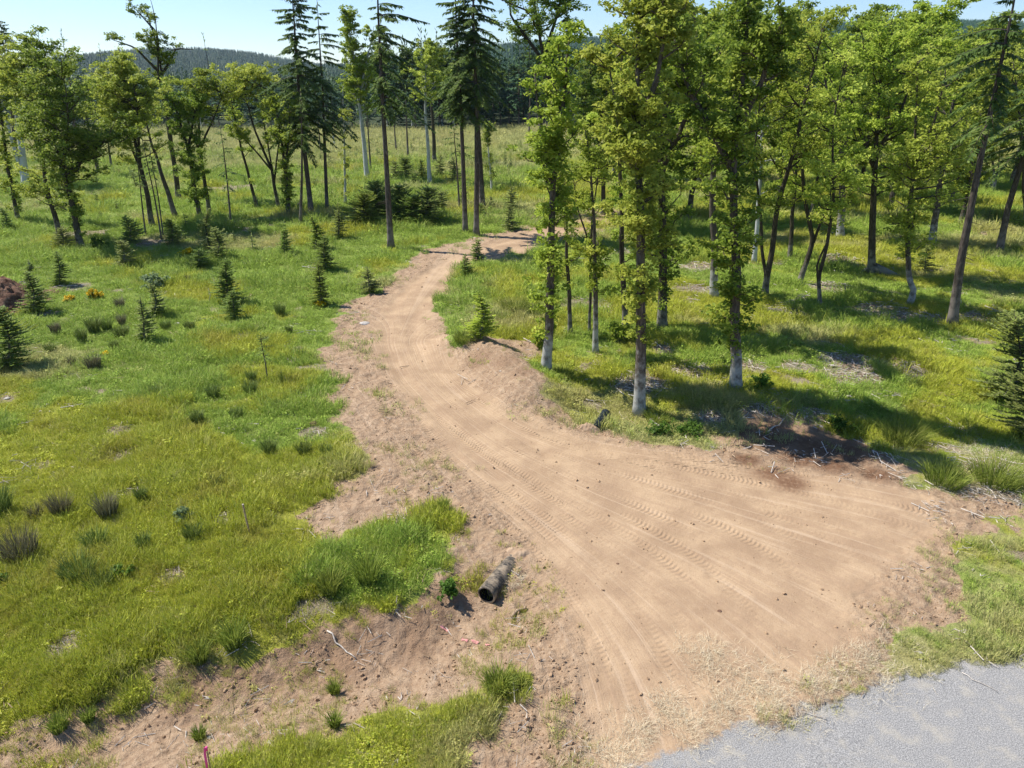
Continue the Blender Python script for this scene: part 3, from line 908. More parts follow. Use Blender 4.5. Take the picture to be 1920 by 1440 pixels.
def boughs(r, H_, zb, zt, Lf, step, per, droop, spray, sw, wood, side=None, az0=0, nsp=10, gap=0.0, stemf=None, hang=.5):
    ph = r.rand() * 6.28; ph2 = r.rand() * 6.28; irr = .30
    """whorls of needled boughs; Lf(t) is the bough length at height fraction t"""
    V = []; T = []
    z = zb
    while z < zt:
        t = (z - zb) / (zt - zb)
        k = max(2, int(per + r.randn() * .8))
        for j in range(k):
            if r.rand() < gap: continue
            az = az0 + 6.283 * (j + r.rand() * .9) / k + z * 2.4
            L = Lf(t) * (.5 + .75 * r.rand())
            L *= 1 + irr * math.sin(az + ph + z * .8) * math.cos(z * 2.1 + ph2)
            if side is not None: L *= .35 + .85 * max(0, math.cos(az - side))
            if L < spray * .7: continue
            p0 = stemf(z + (r.rand() - .5) * step)
            m = 6; f = np.linspace(0, 1, m)
            d = np.array([math.cos(az), math.sin(az), 0])
            rise = (.55 * t - .05) * L
            bp = p0 + d * L * f[:, None]; bp[:, 2] += rise * f - droop * L * f ** 1.8 * (1 - .6 * t) + .09 * L * sstep(.7, 1, f)
            wood.add(*tube(bp, .006 + .011 * L * (1 - f), 4, False))
            n = max(4, int(nsp * L / spray * .30))
            ff = .12 + .88 * (np.arange(n) + r.rand(n)) / n
            c = np.column_stack([np.interp(ff, f, bp[:, i]) for i in range(3)])
            for sgn in (-1, 1):
                ln = spray * (.5 + .9 * r.rand(n)) * (1.1 - .55 * ff) * (1 if L > spray * 2 else .7)
                a2 = az + sgn * (.55 + .75 * r.rand(n))
                dr = np.column_stack([np.cos(a2), np.sin(a2), -hang * (.2 + 1.2 * r.rand(n))])
                dr /= np.linalg.norm(dr, axis=1)[:, None]
                e = c + dr * ln[:, None]
                up = np.array([0, 0, 1.]) + r.randn(n, 3) * .35
                s = np.cross(dr, up); s /= np.linalg.norm(s, axis=1)[:, None]
                w = (sw * (.7 + .6 * r.rand(n)))[:, None]
                mid = c + (e - c) * .45
                V.append(np.stack([c, mid + s * w, e, mid - s * w], 1)); T.append(np.clip(.15 + .35 * r.rand() + .45 * r.rand(n), 0, 1))
            # the tip
        z += step * (.75 + .5 * r.rand())
    # leader
    n = 8; c = np.array([stemf(zt - spray * 2.2 * q) for q in r.rand(n)]); a2 = r.rand(n) * 6.28
    dr = np.column_stack([np.cos(a2) * .5, np.sin(a2) * .5, np.full(n, .8)]); e = c + dr * spray * .7
    s = np.cross(dr, [0, 0, 1.]); s /= np.linalg.norm(s, axis=1)[:, None] + 1e-6; mid = (c + e) / 2
    V.append(np.stack([c, mid + s * sw * .7, e, mid - s * sw * .7], 1)); T.append(np.full(n, .8))
    V = np.concatenate(V); T = np.repeat(np.concatenate(T), 4)
    i = np.arange(len(V)) * 4
    F = np.concatenate([np.stack([i, i + 1, i + 2], 1), np.stack([i, i + 2, i + 3], 1)])
    return V.reshape(-1, 3), F, T

def stem_of(sp):
    sp = np.asarray(sp, float)
    return lambda z: np.array([np.interp(z, sp[:, 2], sp[:, 0]), np.interp(z, sp[:, 2], sp[:, 1]), min(max(z, sp[0, 2]), sp[-1, 2])])

def conifer(r, sp, r0, zb, Lmax, step=.5, per=5, droop=.55, spray=.5, sw=.07, side=None, nsp=10, gap=0.0, shape=.8, hang=.5, sides=9, dead=0):
    wood = MB(); q = resample(sp, .8 if sp[-1][2] > 5 else .3)
    f = np.linspace(0, 1, len(q))
    wood.add(*tube(q, r0 * (1 - f) ** .85 + .012 + r0 * .35 * np.exp(-q[:, 2] / .5) * (r0 > .08), sides))
    sf = stem_of(q)
    H_ = q[-1][2]
    Lf = lambda t: Lmax * ((1 - t) ** shape * .93 + .07) * (.55 + .45 * sstep(0, .12, t))
    v = boughs(r, H_, zb, H_, Lf, step, per, droop, spray, sw, wood, side, 0, nsp, gap, sf, hang)
    for j in range(dead):      # dead stubs on the bare stem
        z = zb * (.25 + .7 * r.rand()); a = r.rand() * 6.28; L = .3 + .9 * r.rand(); p = sf(z)
        wood.add(*tube([p, p + np.array([math.cos(a), math.sin(a), -.25]) * L], [.018, .006], 4, False))
    return wood, [v]

def place_tree(name, label, cat, base, wood, parts, mbark, mleaf, group=None, stem='trunk', crown='crown'):
    rt = root(name, base, label, cat, group)
    link(stem, wood.mesh(stem, mbark), rt)
    if parts: link(crown, crown_mesh(crown, parts, mleaf), rt)
    return rt

def px_spine(base_px, pts):
    """pixels of a stem -> metres in the upright plane through its foot"""
    b = ground_at(*base_px)
    out = [np.array([0, 0, -.15])]
    for p in pts:
        w = on_plane(p[0], p[1], b[1]) - b
        out.append(w)
    return b, np.array(out)
# ------------------------------------------------------------------ broadleaf trees
# label, foot pixel, stem pixels, extra limbs, stem radius m, lowest leaf pixel row, half width px, profile, options
GR = "broadleaf trees of the grove right of the road"
GL = "broadleaf trees left of the road"
BL = [
 ("tall slender pale footed maple at the corner of the inner road bank", (1024, 694), [(1031, 520), (1040, 330), (1052, 200), (1072, 60)], [[(1036, 340), (1015, 230), (1000, 140)]], .20, 610, 74, 'column', dict(leaf=.21, nb=118, mat='L', bark='M', epi=1)),
 ("tall pale barked maple closest to the road, right of the short black pipe end", (1199, 775), [(1203, 600), (1200, 350), (1190, 200), (1200, 40), (1212, -70)], [[(1200, 330), (1170, 240), (1150, 130)], [(1198, 250), (1225, 150), (1240, 40)]], .215, 590, 92, 'column', dict(leaf=.21, nb=128, mat='L', bark='M', epi=1)),
 ("dark dense leaved maple with a blue grey foot, its stem forking high up", (1380, 729), [(1379, 560), (1375, 310), (1388, 180), (1400, 40), (1405, -60)], [[(1374, 320), (1335, 235), (1298, 160), (1270, 60)], [(1380, 250), (1420, 150), (1440, 40)]], .225, 655, 72, 'column', dict(leaf=.20, nb=150, mat='D', bark='M', epi=1)),
 ("young slender tree with a pale lower stem between the two tallest front maples", (1117, 661), [(1116, 480), (1112, 360), (1098, 250)], [], .12, 560, 50, 'column', dict(leaf=.19, nb=70, mat='L', bark='M')),
 ("thin dark stemmed tree behind the corner maple, leafy above head height", (1069, 628), [(1064, 500), (1060, 400), (1050, 280)], [], .10, 555, 52, 'column', dict(leaf=.18, nb=55, mat='L', bark='D')),
 ("spindly tree close behind the slender pale stemmed one", (1106, 626), [(1107, 520), (1110, 400), (1125, 300)], [[(1108, 470), (1085, 400), (1078, 330)]], .06, 520, 46, 'column', dict(leaf=.18, nb=45, mat='L', bark='D')),
 ("straight dark tree left behind the tallest pale barked maple", (1173, 617), [(1168, 460), (1163, 330), (1160, 200), (1172, 60)], [], .14, 560, 66, 'column', dict(leaf=.20, nb=80, mat='L', bark='D')),
 ("thick black stemmed tree between the pale barked maple and the dark dense one", (1242, 613), [(1242, 460), (1240, 300), (1246, 170), (1258, 20), (1262, -60)], [[(1240, 330), (1270, 240), (1300, 130)]], .23, 560, 84, 'full', dict(leaf=.21, nb=100, mat='D', bark='D', epi=1)),
 ("pale grey trunked tree half hidden behind the dark dense leaved maple", (1340, 556), [(1338, 440), (1334, 300), (1318, 150), (1300, 20)], [[(1336, 330), (1360, 220), (1370, 100)]], .22, 430, 88, 'full', dict(leaf=.21, nb=80, mat='L', bark='M')),
 ("tree with two close stems leaning right, behind the dark dense leaved maple", (1434, 552), [(1456, 400), (1492, 260), (1526, 130), (1545, 40)], [[(1436, 540), (1430, 420), (1420, 300), (1440, 150)]], .17, 400, 88, 'full', dict(leaf=.21, nb=80, mat='L', bark='D')),
 ("pale stemmed tree far behind the two leaning stems", (1414, 492), [(1424, 380), (1432, 240), (1440, 90)], [], .15, 380, 72, 'full', dict(leaf=.22, nb=70, mat='D', bark='W')),
 ("short dark tree between the leaning pair and the crooked tree", (1480, 488), [(1486, 400), (1496, 300), (1505, 180)], [], .15, 400, 66, 'full', dict(leaf=.22, nb=60, mat='L', bark='D')),
 ("crooked tree leaning right over two bent feet", (1497, 532), [(1512, 490), (1525, 450), (1508, 370), (1498, 250), (1500, 120)], [[(1525, 455), (1548, 380), (1556, 300)]], .15, 410, 60, 'full', dict(leaf=.2, nb=60, mat='L', bark='D')),
 ("thin Y shaped tree, bent pale fork from one dark foot in the shade", (1537, 573), [(1535, 525), (1548, 470), (1563, 380), (1562, 240), (1585, 110)], [[(1534, 530), (1528, 490), (1545, 440), (1540, 330)]], .095, 430, 66, 'full', dict(leaf=.2, nb=66, mat='L', bark='D')),
 ("thick pale trunk in the back row of the grove, left of the dark flared trunk", (1576, 446), [(1580, 350), (1586, 250), (1600, 120), (1610, 40)], [[(1582, 300), (1560, 200), (1550, 90)]], .28, 330, 92, 'full', dict(leaf=.25, nb=80, mat='D', bark='M')),
 ("straight black trunk with a wide flared root in the middle of the grove", (1634, 512), [(1636, 400), (1641, 300), (1650, 170), (1655, 60)], [[(1640, 300), (1680, 200), (1700, 100)], [(1640, 320), (1610, 210), (1598, 110)]], .23, 390, 96, 'full', dict(leaf=.22, nb=100, mat='L', bark='D', flare=1)),
 ("tree with an elbow bend in its foot and leafy shoots along the stem", (1704, 570), [(1714, 548), (1702, 522), (1700, 470), (1708, 370), (1716, 240), (1722, 120)], [[(1708, 330), (1735, 230), (1745, 120)]], .15, 470, 78, 'full', dict(leaf=.21, nb=90, mat='L', bark='M', epi=1)),
 ("grey and brown mottled trunk leaning right, behind the elbow bent tree", (1747, 460), [(1757, 370), (1772, 300), (1790, 180), (1800, 90)], [], .25, 350, 80, 'full', dict(leaf=.24, nb=80, mat='L', bark='M')),
 ("small crooked tree bending right, left of the leaning fir trunk, far back", (1783, 380), [(1790, 350), (1800, 335), (1785, 290), (1780, 220)], [], .16, 310, 50, 'full', dict(leaf=.26, nb=50, mat='L', bark='D')),
 ("clump of slim upright stems beyond the leaning fir trunk", (1862, 357), [(1862, 290), (1858, 200), (1850, 120)], [[(1866, 356), (1878, 290), (1890, 220), (1890, 120)], [(1860, 352), (1848, 280), (1846, 180)]], .12, 290, 55, 'full', dict(leaf=.27, nb=60, mat='Y', bark='M')),
 ("leafy tree at the frame's right edge behind the leaning pair of fir trunks", (1925, 420), [(1920, 320), (1910, 200), (1900, 110)], [], .2, 300, 80, 'full', dict(leaf=.25, nb=70, mat='Y', bark='M')),
 ("tall dark crowned tree whose top stands against the sky left of the corner maple", (1050, 402), [(1046, 250), (1020, 110), (1000, 0), (990, -80)], [[(1030, 130), (960, 30), (950, -40)], [(1020, 110), (1050, 10), (1060, -60)]], .30, 120, 76, 'full', dict(leaf=.26, nb=90, mat='D', bark='D')),
 # left side
 ("dark stemmed tree leaning left, the nearer of the two big trees at the left edge", (152, 463), [(132, 370), (112, 300), (97, 190), (84, 90)], [[(118, 320), (140, 230), (150, 150)], [(110, 290), (75, 200), (55, 130)], [(118, 330), (150, 300), (178, 270)]], .22, 420, 66, 'full', dict(leaf=.24, nb=110, mat='D', bark='D', epi=1)),
 ("lighter leaved tree leaning left beside the dark stemmed one", (113, 446), [(92, 370), (74, 290), (52, 190), (42, 100)], [[(78, 300), (40, 220), (15, 150)]], .19, 400, 70, 'full', dict(leaf=.24, nb=85, mat='Y', bark='D')),
 ("small leaf clad tree at the very left edge of the meadow", (33, 414), [(22, 350), (12, 300), (0, 200), (-8, 110)], [], .16, 390, 40, 'column', dict(leaf=.24, nb=70, mat='L', bark='D', epi=1)),
 ("thick twin white trunked tree at the left edge", (48, 346), [(42, 290), (34, 230), (24, 120)], [[(45, 340), (30, 280), (12, 200), (0, 100)]], .42, 255, 60, 'full', dict(leaf=.30, nb=70, mat='L', bark='W')),
 ("slim leaning tree in the far meadow behind the dark stemmed one", (186, 328), [(175, 280), (163, 230), (158, 170)], [], .2, 240, 34, 'full', dict(leaf=.3, nb=34, mat='D', bark='D')),
 ("small leafy tree with leaves down its stem, alone in the far left meadow", (208, 313), [(203, 270), (197, 220)], [], .15, 290, 22, 'column', dict(leaf=.28, nb=40, mat='L', bark='D')),
 ("yellow crowned tree on a brown leaning trunk, first of the row left of the road", (286, 425), [(272, 350), (260, 290), (240, 190), (228, 128)], [[(265, 320), (225, 240), (195, 190)], [(262, 300), (265, 220), (262, 150)]], .22, 330, 62, 'full', dict(leaf=.25, nb=110, mat='Y', bark='D')),
 ("tall airy tree whose sparse top stands against the sky above the yellow crowned row", (335, 372), [(322, 280), (310, 180), (295, 90), (272, 10)], [[(318, 260), (300, 150), (298, 40), (290, 0)], [(303, 140), (325, 90), (352, 92)], [(303, 140), (262, 90), (225, 75)], [(297, 100), (290, 60), (240, 10)]], .26, 170, 34, 'full', dict(leaf=.26, nb=30, mat='D', bark='D')),
 ("straight grey trunked tree leaning left, between the yellow crown and the dark shoot clad one", (333, 413), [(308, 340), (284, 272), (268, 200)], [], .22, 300, 46, 'ball', dict(leaf=.25, nb=60, mat='Y', bark='F')),
 ("dark leaf clad tree in the row, its lower half nearly black with shoots", (375, 408), [(362, 340), (350, 270), (325, 190), (305, 160)], [[(352, 280), (360, 200), (350, 160)]], .20, 388, 44, 'column', dict(leaf=.24, nb=120, mat='D', bark='D', epi=1)),
 ("forked tree with a rounded olive crown in the middle of the row", (392, 401), [(384, 340), (374, 280), (372, 220), (380, 140)], [[(374, 285), (355, 210), (352, 160)], [(374, 285), (400, 210), (415, 165)]], .18, 240, 42, 'ball', dict(leaf=.25, nb=90, mat='L', bark='D')),
 ("slender leaning tree with leaves down to its foot, right of the thin drooping conifer", (482, 389), [(468, 340), (452, 280), (440, 220), (432, 170)], [], .15, 360, 30, 'column', dict(leaf=.24, nb=60, mat='L', bark='D')),
 ("vase shaped yellow green tree, its limbs fanning up behind the tallest fir", (523, 388), [(515, 350), (510, 320), (480, 250), (462, 190), (455, 145)], [[(512, 330), (500, 240), (495, 150)], [(514, 340), (530, 250), (520, 160)], [(510, 320), (465, 260), (440, 215)]], .16, 280, 42, 'vase', dict(leaf=.25, nb=80, mat='Y', bark='D')),
 ("forked trunk choked with leaves beside the tallest fir's foot", (541, 405), [(537, 340), (530, 270), (515, 190)], [[(535, 330), (545, 250), (548, 200)]], .2, 385, 34, 'vase', dict(leaf=.25, nb=80, mat='L', bark='D', epi=1)),
 ("white trunked tree leaning left with a narrow bright crown, standing alone in the meadow", (688, 336), [(683, 270), (672, 170), (660, 90), (652, 30)], [[(674, 190), (690, 110), (705, 50)]], .30, 225, 34, 'column', dict(leaf=.3, nb=190, mat='L', bark='W')),
 ("slim pale tree with a small dense green crown, right of the one sided fir", (806, 344), [(803, 290), (800, 230), (797, 160), (800, 90)], [], .24, 225, 36, 'ball', dict(leaf=.3, nb=75, mat='L', bark='W')),
 ("broad bluish broadleaf crown behind the slim pale tree", (815, 305), [(812, 230), (806, 160), (806, 85)], [], .3, 190, 46, 'ball', dict(leaf=.36, nb=80, mat='D', bark='D')),
 ("small narrow leafy tree to the right of the fir trio", (923, 359), [(919, 310), (915, 260), (913, 236)], [], .12, 345, 17, 'column', dict(leaf=.24, nb=70, mat='D', bark='W')),
 ("thin half dead tree with drooping wisps, right of the tallest fir", (648, 382), [(647, 320), (646, 240), (643, 160)], [[(646, 250), (660, 215)]], .12, 370, 14, 'column', dict(leaf=.24, nb=22, mat='Y', bark='W')),
]
MATS = {'L': M_LEAF, 'D': M_LEAFD, 'Y': M_LEAFY}
BARK = {'M': M_BARKM, 'D': M_BARKD, 'W': M_BARKW, 'F': M_BARKF}
for i, (lab, foot, st, limbs, r0, leafpx, hwpx, prof, o) in enumerate(BL):
    r = np.random.RandomState(1000 + i)
    b, sp = px_spine(foot, st)
    Y = b[1]
    m_per_px = Y / ray(960, 300)[1] / FPX
    spines = [sp]
    for lb in limbs:
        q = [on_plane(px, py, Y) - b for px, py in lb]
        q = np.array(q); q[:, 1] = np.interp(np.arange(len(q)), [0, len(q) - 1], [0, r.choice([-1, 1]) * (.6 + r.rand()) * 1.2])
        spines.append(q)
    zb = on_plane(foot[0], leafpx, Y)[2] - b[2]
    hw = hwpx * m_per_px
    n_leaf = 32 if Y < 36 else 25
    crad = .36 if Y < 36 else .42
    wood, parts = broadleaf(r, spines, r0, zb, hw, nb=int(o['nb'] * (.55 if foot[0] > 960 else .62)), leafn=n_leaf, leaf=o['leaf'] * .76, crad=crad, prof=prof)
    if o.get('epi'):      # shoots close along the stem
        q = resample(sp, .28); q = q[(q[:, 2] > zb * .75)]
        if len(q):
            C = np.repeat(q, 3, 0) + r.randn(len(q) * 3, 3) * [.32, .32, .15]
            parts.append(leaves(r, C, 16, np.full(len(C), .28), o['leaf'] * .95, .7, .6))
    if o.get('flare'):
        wood.add(*tube([(0, 0, .45), (.6, -.3, .18), (1.5, -.7, -.08)], [.3, .30, .16], 7))
        wood.add(*tube([(0, 0, .3), (-.3, .2, .12), (-.7, .3, -.1)], [.26, .2, .1], 6))
    mt_ = 'Y' if (o['mat'] == 'L' and i % 3 == 1) else o['mat']
    place_tree("maple_tree", lab, "tree", b, wood, parts, BARK[o['bark']], MATS[mt_], GL if foot[0] < 960 and foot[1] > 0 and i > 21 else GR)

# unremarkable trees that fill the grove behind the front rows: one look, shared label
protoT = []
for k in range(4):
    r = np.random.RandomState(2000 + k)
    Ht = 12.5
    sp = np.array([(0, 0, -.2), (.1, 0, 2.5), (.3 * (k - 1.5), .2, 6), (.5 * (k - 1.5), .1, Ht)])
    sp2 = np.array([(.15 * (k - 1.5), .1, 4.), (.9, .5, 7), (1.5, .7, 11)])
    wood, parts = broadleaf(r, [sp, sp2], .17, 2.2, 2.7, nb=66, leafn=22, leaf=.25, crad=.5, prof='full')
    protoT.append((wood.mesh('trunk', M_BARKD), crown_mesh('crown', parts, M_LEAF if k % 2 else M_LEAFD)))
fills = [(1130, 402, .9), (1205, 430, 1.0), (1290, 415, 1.05), (1372, 385, 1.05), (1455, 378, 1.1), (1520, 402, .9), (1545, 345, 1.15), (1610, 372, 1.05), (1668, 395, .95), (1690, 345, 1.15), (1738, 330, 1.2),
         (1800, 420, .85), (1830, 330, 1.2), (1895, 345, 1.15), (1945, 470, .95), (1960, 360, 1.1), (1225, 355, 1.1), (1310, 345, 1.15), (1410, 340, 1.15), (1480, 322, 1.2), (1610, 318, 1.25),
         (2020, 520, 1.0), (2060, 400, 1.1), (1780, 305, 1.3), (1905, 300, 1.3), (1150, 335, 1.1), (1270, 300, 1.3), (1370, 298, 1.3), (1560, 295, 1.3), (1670, 292, 1.3), (1100, 300, .9)]
rr = random.Random(5)
for i, (px, py, s) in enumerate(fills):
    b = ground_at(px, py)
    t = root("grove_tree", b, "one of the leafy trees crowded in the back rows of the grove behind the road", "tree", "back row trees of the grove", rr.random() * 6.28)
    s *= rr.uniform(.9, 1.2) * 1.08; t.scale = (s * rr.uniform(.8, 1.15), s * rr.uniform(.8, 1.15), s)
    wm, cm = protoT[i % 4]
    link('trunk', wm, t); link('crown', cm, t)

# ------------------------------------------------------------------ tall firs with bare trunks
FIR = [
 ("tallest fir on the left, its full drooping dark crown cut by the frame top", (584, 402), [(575, 320), (565, 230), (556, 110), (548, -10), (546, -60)], .24, 265, 78, dict(gap=.05, per=6)),
 ("sparser fir close behind the tallest one, right of it", (613, 396), [(609, 280), (605, 170), (598, 60), (594, -5)], .17, 235, 58, dict(gap=.3, per=5)),
 ("thin straight fir pole in front of the tallest fir", (563, 419), [(566, 330), (566, 240), (563, 170)], .13, 270, 26, dict(gap=.35, per=4)),
 ("lone fir by the road bend with long boughs only on its right side", (733, 466), [(724, 300), (716, 170), (709, 20), (705, -90)], .23, 200, 84, dict(gap=.12, per=6, side=0.15)),
 ("left fir of the trio beside the far road bend", (873, 438), [(869, 320), (864, 200), (856, 60), (852, -60)], .21, 215, 56, dict(gap=.1, per=6)),
 ("middle fir of the trio by the far road bend, the tallest and darkest", (893, 441), [(894, 320), (893, 180), (888, 40), (885, -120)], .22, 190, 68, dict(gap=.08, per=6)),
 ("thick fir trunk standing just behind the trio by the road bend", (905, 394), [(900, 300), (894, 200), (888, 90), (884, 10)], .30, 180, 52, dict(gap=.2, per=5)),
 ("big fir trunk leaning right across the grove, bare up to its dark top", (1785, 613), [(1803, 480), (1838, 300), (1868, 160), (1898, 20), (1915, -70)], .225, 225, 120, dict(gap=.15, per=5, side=3.0)),
 ("leaning fir trunk at the right edge behind the big one", (1873, 475), [(1890, 390), (1922, 285), (1945, 180), (1970, 40)], .24, 300, 80, dict(gap=.2, per=5)),
 ("blue dark fir at the top left corner of the frame", (30, 300), [(22, 200), (12, 120), (0, 40)], .3, 190, 50, dict(gap=.05, per=6)),
]
for i, (lab, foot, st, r0, leafpx, hwpx, o) in enumerate(FIR):
    r = np.random.RandomState(3000 + i)
    b, sp = px_spine(foot, st); Y = b[1]
    zb = on_plane(foot[0], leafpx, Y)[2] - b[2]; hw = hwpx * Y / ray(960, 200)[1] / FPX
    wood, parts = conifer(r, sp, r0, zb, hw, step=.46, per=o['per'] + 1, droop=.8, spray=.55, sw=.060, side=o.get('side'), nsp=38, gap=o['gap'] + .22, shape=.62, hang=.75, dead=14)
    place_tree("fir_tree", lab, "tree", b, wood, parts, M_BARKF, M_FIR, "tall firs with bare lower trunks")

# slim conifers of the row
SLIM = [
 ("thin conifer with drooping wispy boughs between the leafy trees of the row", (433, 421), [(427, 350), (418, 270), (412, 235)], .085, 350, 30, .2),
 ("bare thin pole with a tiny tuft, leftmost of three poles under the yellow crown", (273, 441), [(267, 390), (261, 330), (255, 280)], .07, 345, 20, .4),
 ("taller of two touching thin poles leaning left in the row", (303, 449), [(290, 370), (275, 300), (262, 240)], .07, 330, 22, .4),
 ("shorter of two touching thin poles leaning left in the row", (306, 444), [(297, 370), (285, 305), (279, 270)], .06, 330, 18, .4),
 ("small bushy topped conifer between the fir trio and the young conifer clump", (862, 400), [(858, 330), (852, 260), (850, 225)], .09, 290, 36, .1),
 ("thin dark pole in the far meadow right of the white trunked tree", (695, 320), [(692, 270), (688, 215), (685, 180)], .14, 190, 10, .5),
 ("thin bare pole in the far meadow behind the lone fir", (743, 283), [(740, 250), (738, 200)], .13, 205, 9, .5),
 ("dark bare pole in the far meadow right of the lone fir", (765, 292), [(763, 250), (761, 195), (760, 160)], .16, 180, 9, .5),
 ("tall bare pole before the forest edge near the corner maple's crown", (992, 249), [(993, 210), (995, 150), (996, 120)], .2, 150, 8, .5),
 ("thin pole in the far meadow left of the sparse fir", (602, 290), [(598, 250), (596, 200)], .15, 205, 9, .5),
 ("broken pale snag pole by the half dead tree", (628, 275), [(622, 240), (617, 205)], .14, 206, 4, .8),
 ("half bare dead topped conifer against the sky at the left", (140, 250), [(132, 160), (122, 100), (113, 52)], .3, 150, 24, .55),
 ("leaning broken spruce top hanging against the sky over the hill", (400, 240), [(397, 180), (392, 130), (380, 62)], .2, 140, 14, .45),
 ("small wind bent conifer top against the sky left of the airy tree", (200, 240), [(195, 160), (186, 85)], .2, 150, 22, .35),
]
for i, (lab, foot, st, r0, leafpx, hwpx, gap) in enumerate(SLIM):
    r = np.random.RandomState(3500 + i)
    b, sp = px_spine(foot, st); Y = b[1]
    zb = on_plane(foot[0], leafpx, Y)[2] - b[2]; hw = hwpx * Y / ray(960, 200)[1] / FPX
    sc = Y / 60
    wood, parts = conifer(r, sp, r0, zb, hw, step=.42 * sc, per=4, droop=.5, spray=.42 * sc, sw=.05 * sc, nsp=14, gap=gap, hang=.7, sides=6, dead=5)
    place_tree("slim_conifer", lab, "tree", b, wood, parts, M_BARKF if 'pale' not in lab else M_BARKW, M_FIR, "thin poles and slim conifers")

# ------------------------------------------------------------------ saplings
SAP = [ # label, foot, height px, width px, look (G dark green, Y bright, P pale olive)
 ("sapling conifer with broad skirts on a pale chip patch, right of the dark soil heap", (62, 587), 78, 58, 'G'),
 ("narrow young conifer above the soil heap's right end", (111, 534), 62, 34, 'G'),
 ("big dark young spruce cut by the left frame edge", (14, 688), 112, 78, 'G'),
 ("tiny dark sapling above the soil heap", (55, 510), 24, 17, 'G'),
 ("low conifer bush left of the row's yellow flowering shrub", (232, 501), 50, 38, 'P'),
 ("young conifer with spread skirts at the foot of the three thin poles", (243, 458), 52, 46, 'G'),
 ("dark young conifer right of the thin poles", (322, 458), 48, 42, 'G'),
 ("thin pale olive sapling, lower of two in the middle of the left meadow", (271, 641), 86, 40, 'P'),
 ("darker sapling, upper of two in the middle of the left meadow", (289, 594), 66, 40, 'P'),
 ("round dark conifer bush beside the yellow flowering shrub", (373, 502), 34, 38, 'G'),
 ("dull tall sapling right of the yellow flowering shrub", (393, 468), 78, 34, 'P'),
 ("second dull sapling with a broad foot behind the round dark bush", (408, 486), 58, 38, 'P'),
 ("densest dark pyramid spruce in the left meadow, upper of two touching", (428, 569), 84, 54, 'G'),
 ("smaller spruce in front of the densest dark pyramid", (440, 597), 54, 44, 'G'),
 ("small dark cone shaped spruce left of the reddish soil spot", (533, 479), 52, 30, 'G'),
 ("bright tipped young fir at the head of the line of three beside the road", (590, 466), 62, 40, 'Y'),
 ("middle young fir of the line of three beside the road", (611, 505), 62, 42, 'G'),
 ("lowest young fir of the line of three, a yellow flower at its foot", (603, 571), 80, 42, 'Y'),
 ("loose young conifer above the line of three", (634, 446), 66, 34, 'P'),
 ("low wide sapling on the left edge of the dirt at the bend", (692, 549), 48, 44, 'P'),
 ("small dark sapling inside the road bend, nearer one of two", (873, 519), 44, 28, 'G'),
 ("small sapling inside the road bend, farther one of two", (898, 490), 40, 30, 'G'),
 ("bright yellow green young fir on the inner road bank", (899, 634), 84, 64, 'B'),
 ("pale young conifer beside the far end of the road", (955, 429), 46, 36, 'P'),
 ("pale young conifer behind the one beside the far road end", (960, 392), 44, 34, 'P'),
 ("bright round young fir, front left of the dark conifer clump", (688, 424), 58, 56, 'Y'),
 ("dark young fir at the back left of the conifer clump", (706, 408), 66, 44, 'G'),
 ("dark middle fir of the conifer clump just right of the lone fir trunk", (750, 416), 66, 48, 'G'),
 ("low dark fir in the conifer clump's middle right", (776, 420), 52, 50, 'G'),
 ("tall loose fir at the right end of the conifer clump", (806, 418), 64, 54, 'P'),
 ("slim small fir at the clump's far right edge", (829, 395), 36, 26, 'P'),
 ("young fir behind the clump, left of the others", (728, 398), 50, 34, 'G'),
 ("small dark tree shaped shrub in the meadow behind the clump", (759, 334), 38, 26, 'G'),
 ("grey green shrub tree left behind the clump", (741, 336), 32, 24, 'P'),
 ("loose tall shrub tree right of the slim pale tree", (826, 334), 46, 34, 'P'),
 ("dark shrub tree left of the slim pale tree's foot", (790, 336), 38, 26, 'G'),
 ("olive shrub tree between the slim pale tree and the fir trio", (851, 344), 50, 34, 'P'),
 ("low round bush in the meadow above the conifer clump", (774, 346), 20, 18, 'G'),
 ("tiny round bush below the low round bush", (758, 355), 14, 13, 'G'),
 ("small bush right of the fir trio", (921, 391), 22, 20, 'P'),
 ("small dark bush at the foot of the fir trio", (902, 404), 22, 16, 'G'),
 ("shrubby sapling in front of the left fir of the trio", (866, 388), 34, 24, 'P'),
 ("small conifer among the shade at the foot of the leaning trunk", (1734, 508), 46, 40, 'P'),
 ("big bushy spruce at the right edge, upper one of two", (1885, 748), 156, 104, 'P'),
 ("big bushy spruce at the right edge, lower one of two", (1925, 822), 130, 96, 'P'),
 ("small sapling on the left foot of the tallest fir", (563, 400), 26, 16, 'G'),
 ("young conifer at the foot of the small leaf clad tree", (10, 430), 40, 26, 'G'),
 ("bushy shoots at the foot of the dark stemmed left tree", (120, 466), 36, 44, 'P'),
]
MS = {'G': M_FIR, 'Y': M_FIRY, 'P': M_FIRY, 'B': M_FIRB}
M_SAPG = leaf_material("sapling_needles", (.115, .180, .035), (.225, .310, .060), (.38, .46, .10), trans=.45, clump=3.)
MS['G'] = M_SAPG
M_SAPP = leaf_material("olive_sapling_needles", (.13, .165, .045), (.24, .285, .07), (.38, .42, .12), trans=.4, clump=3.)
MS['P'] = M_SAPP
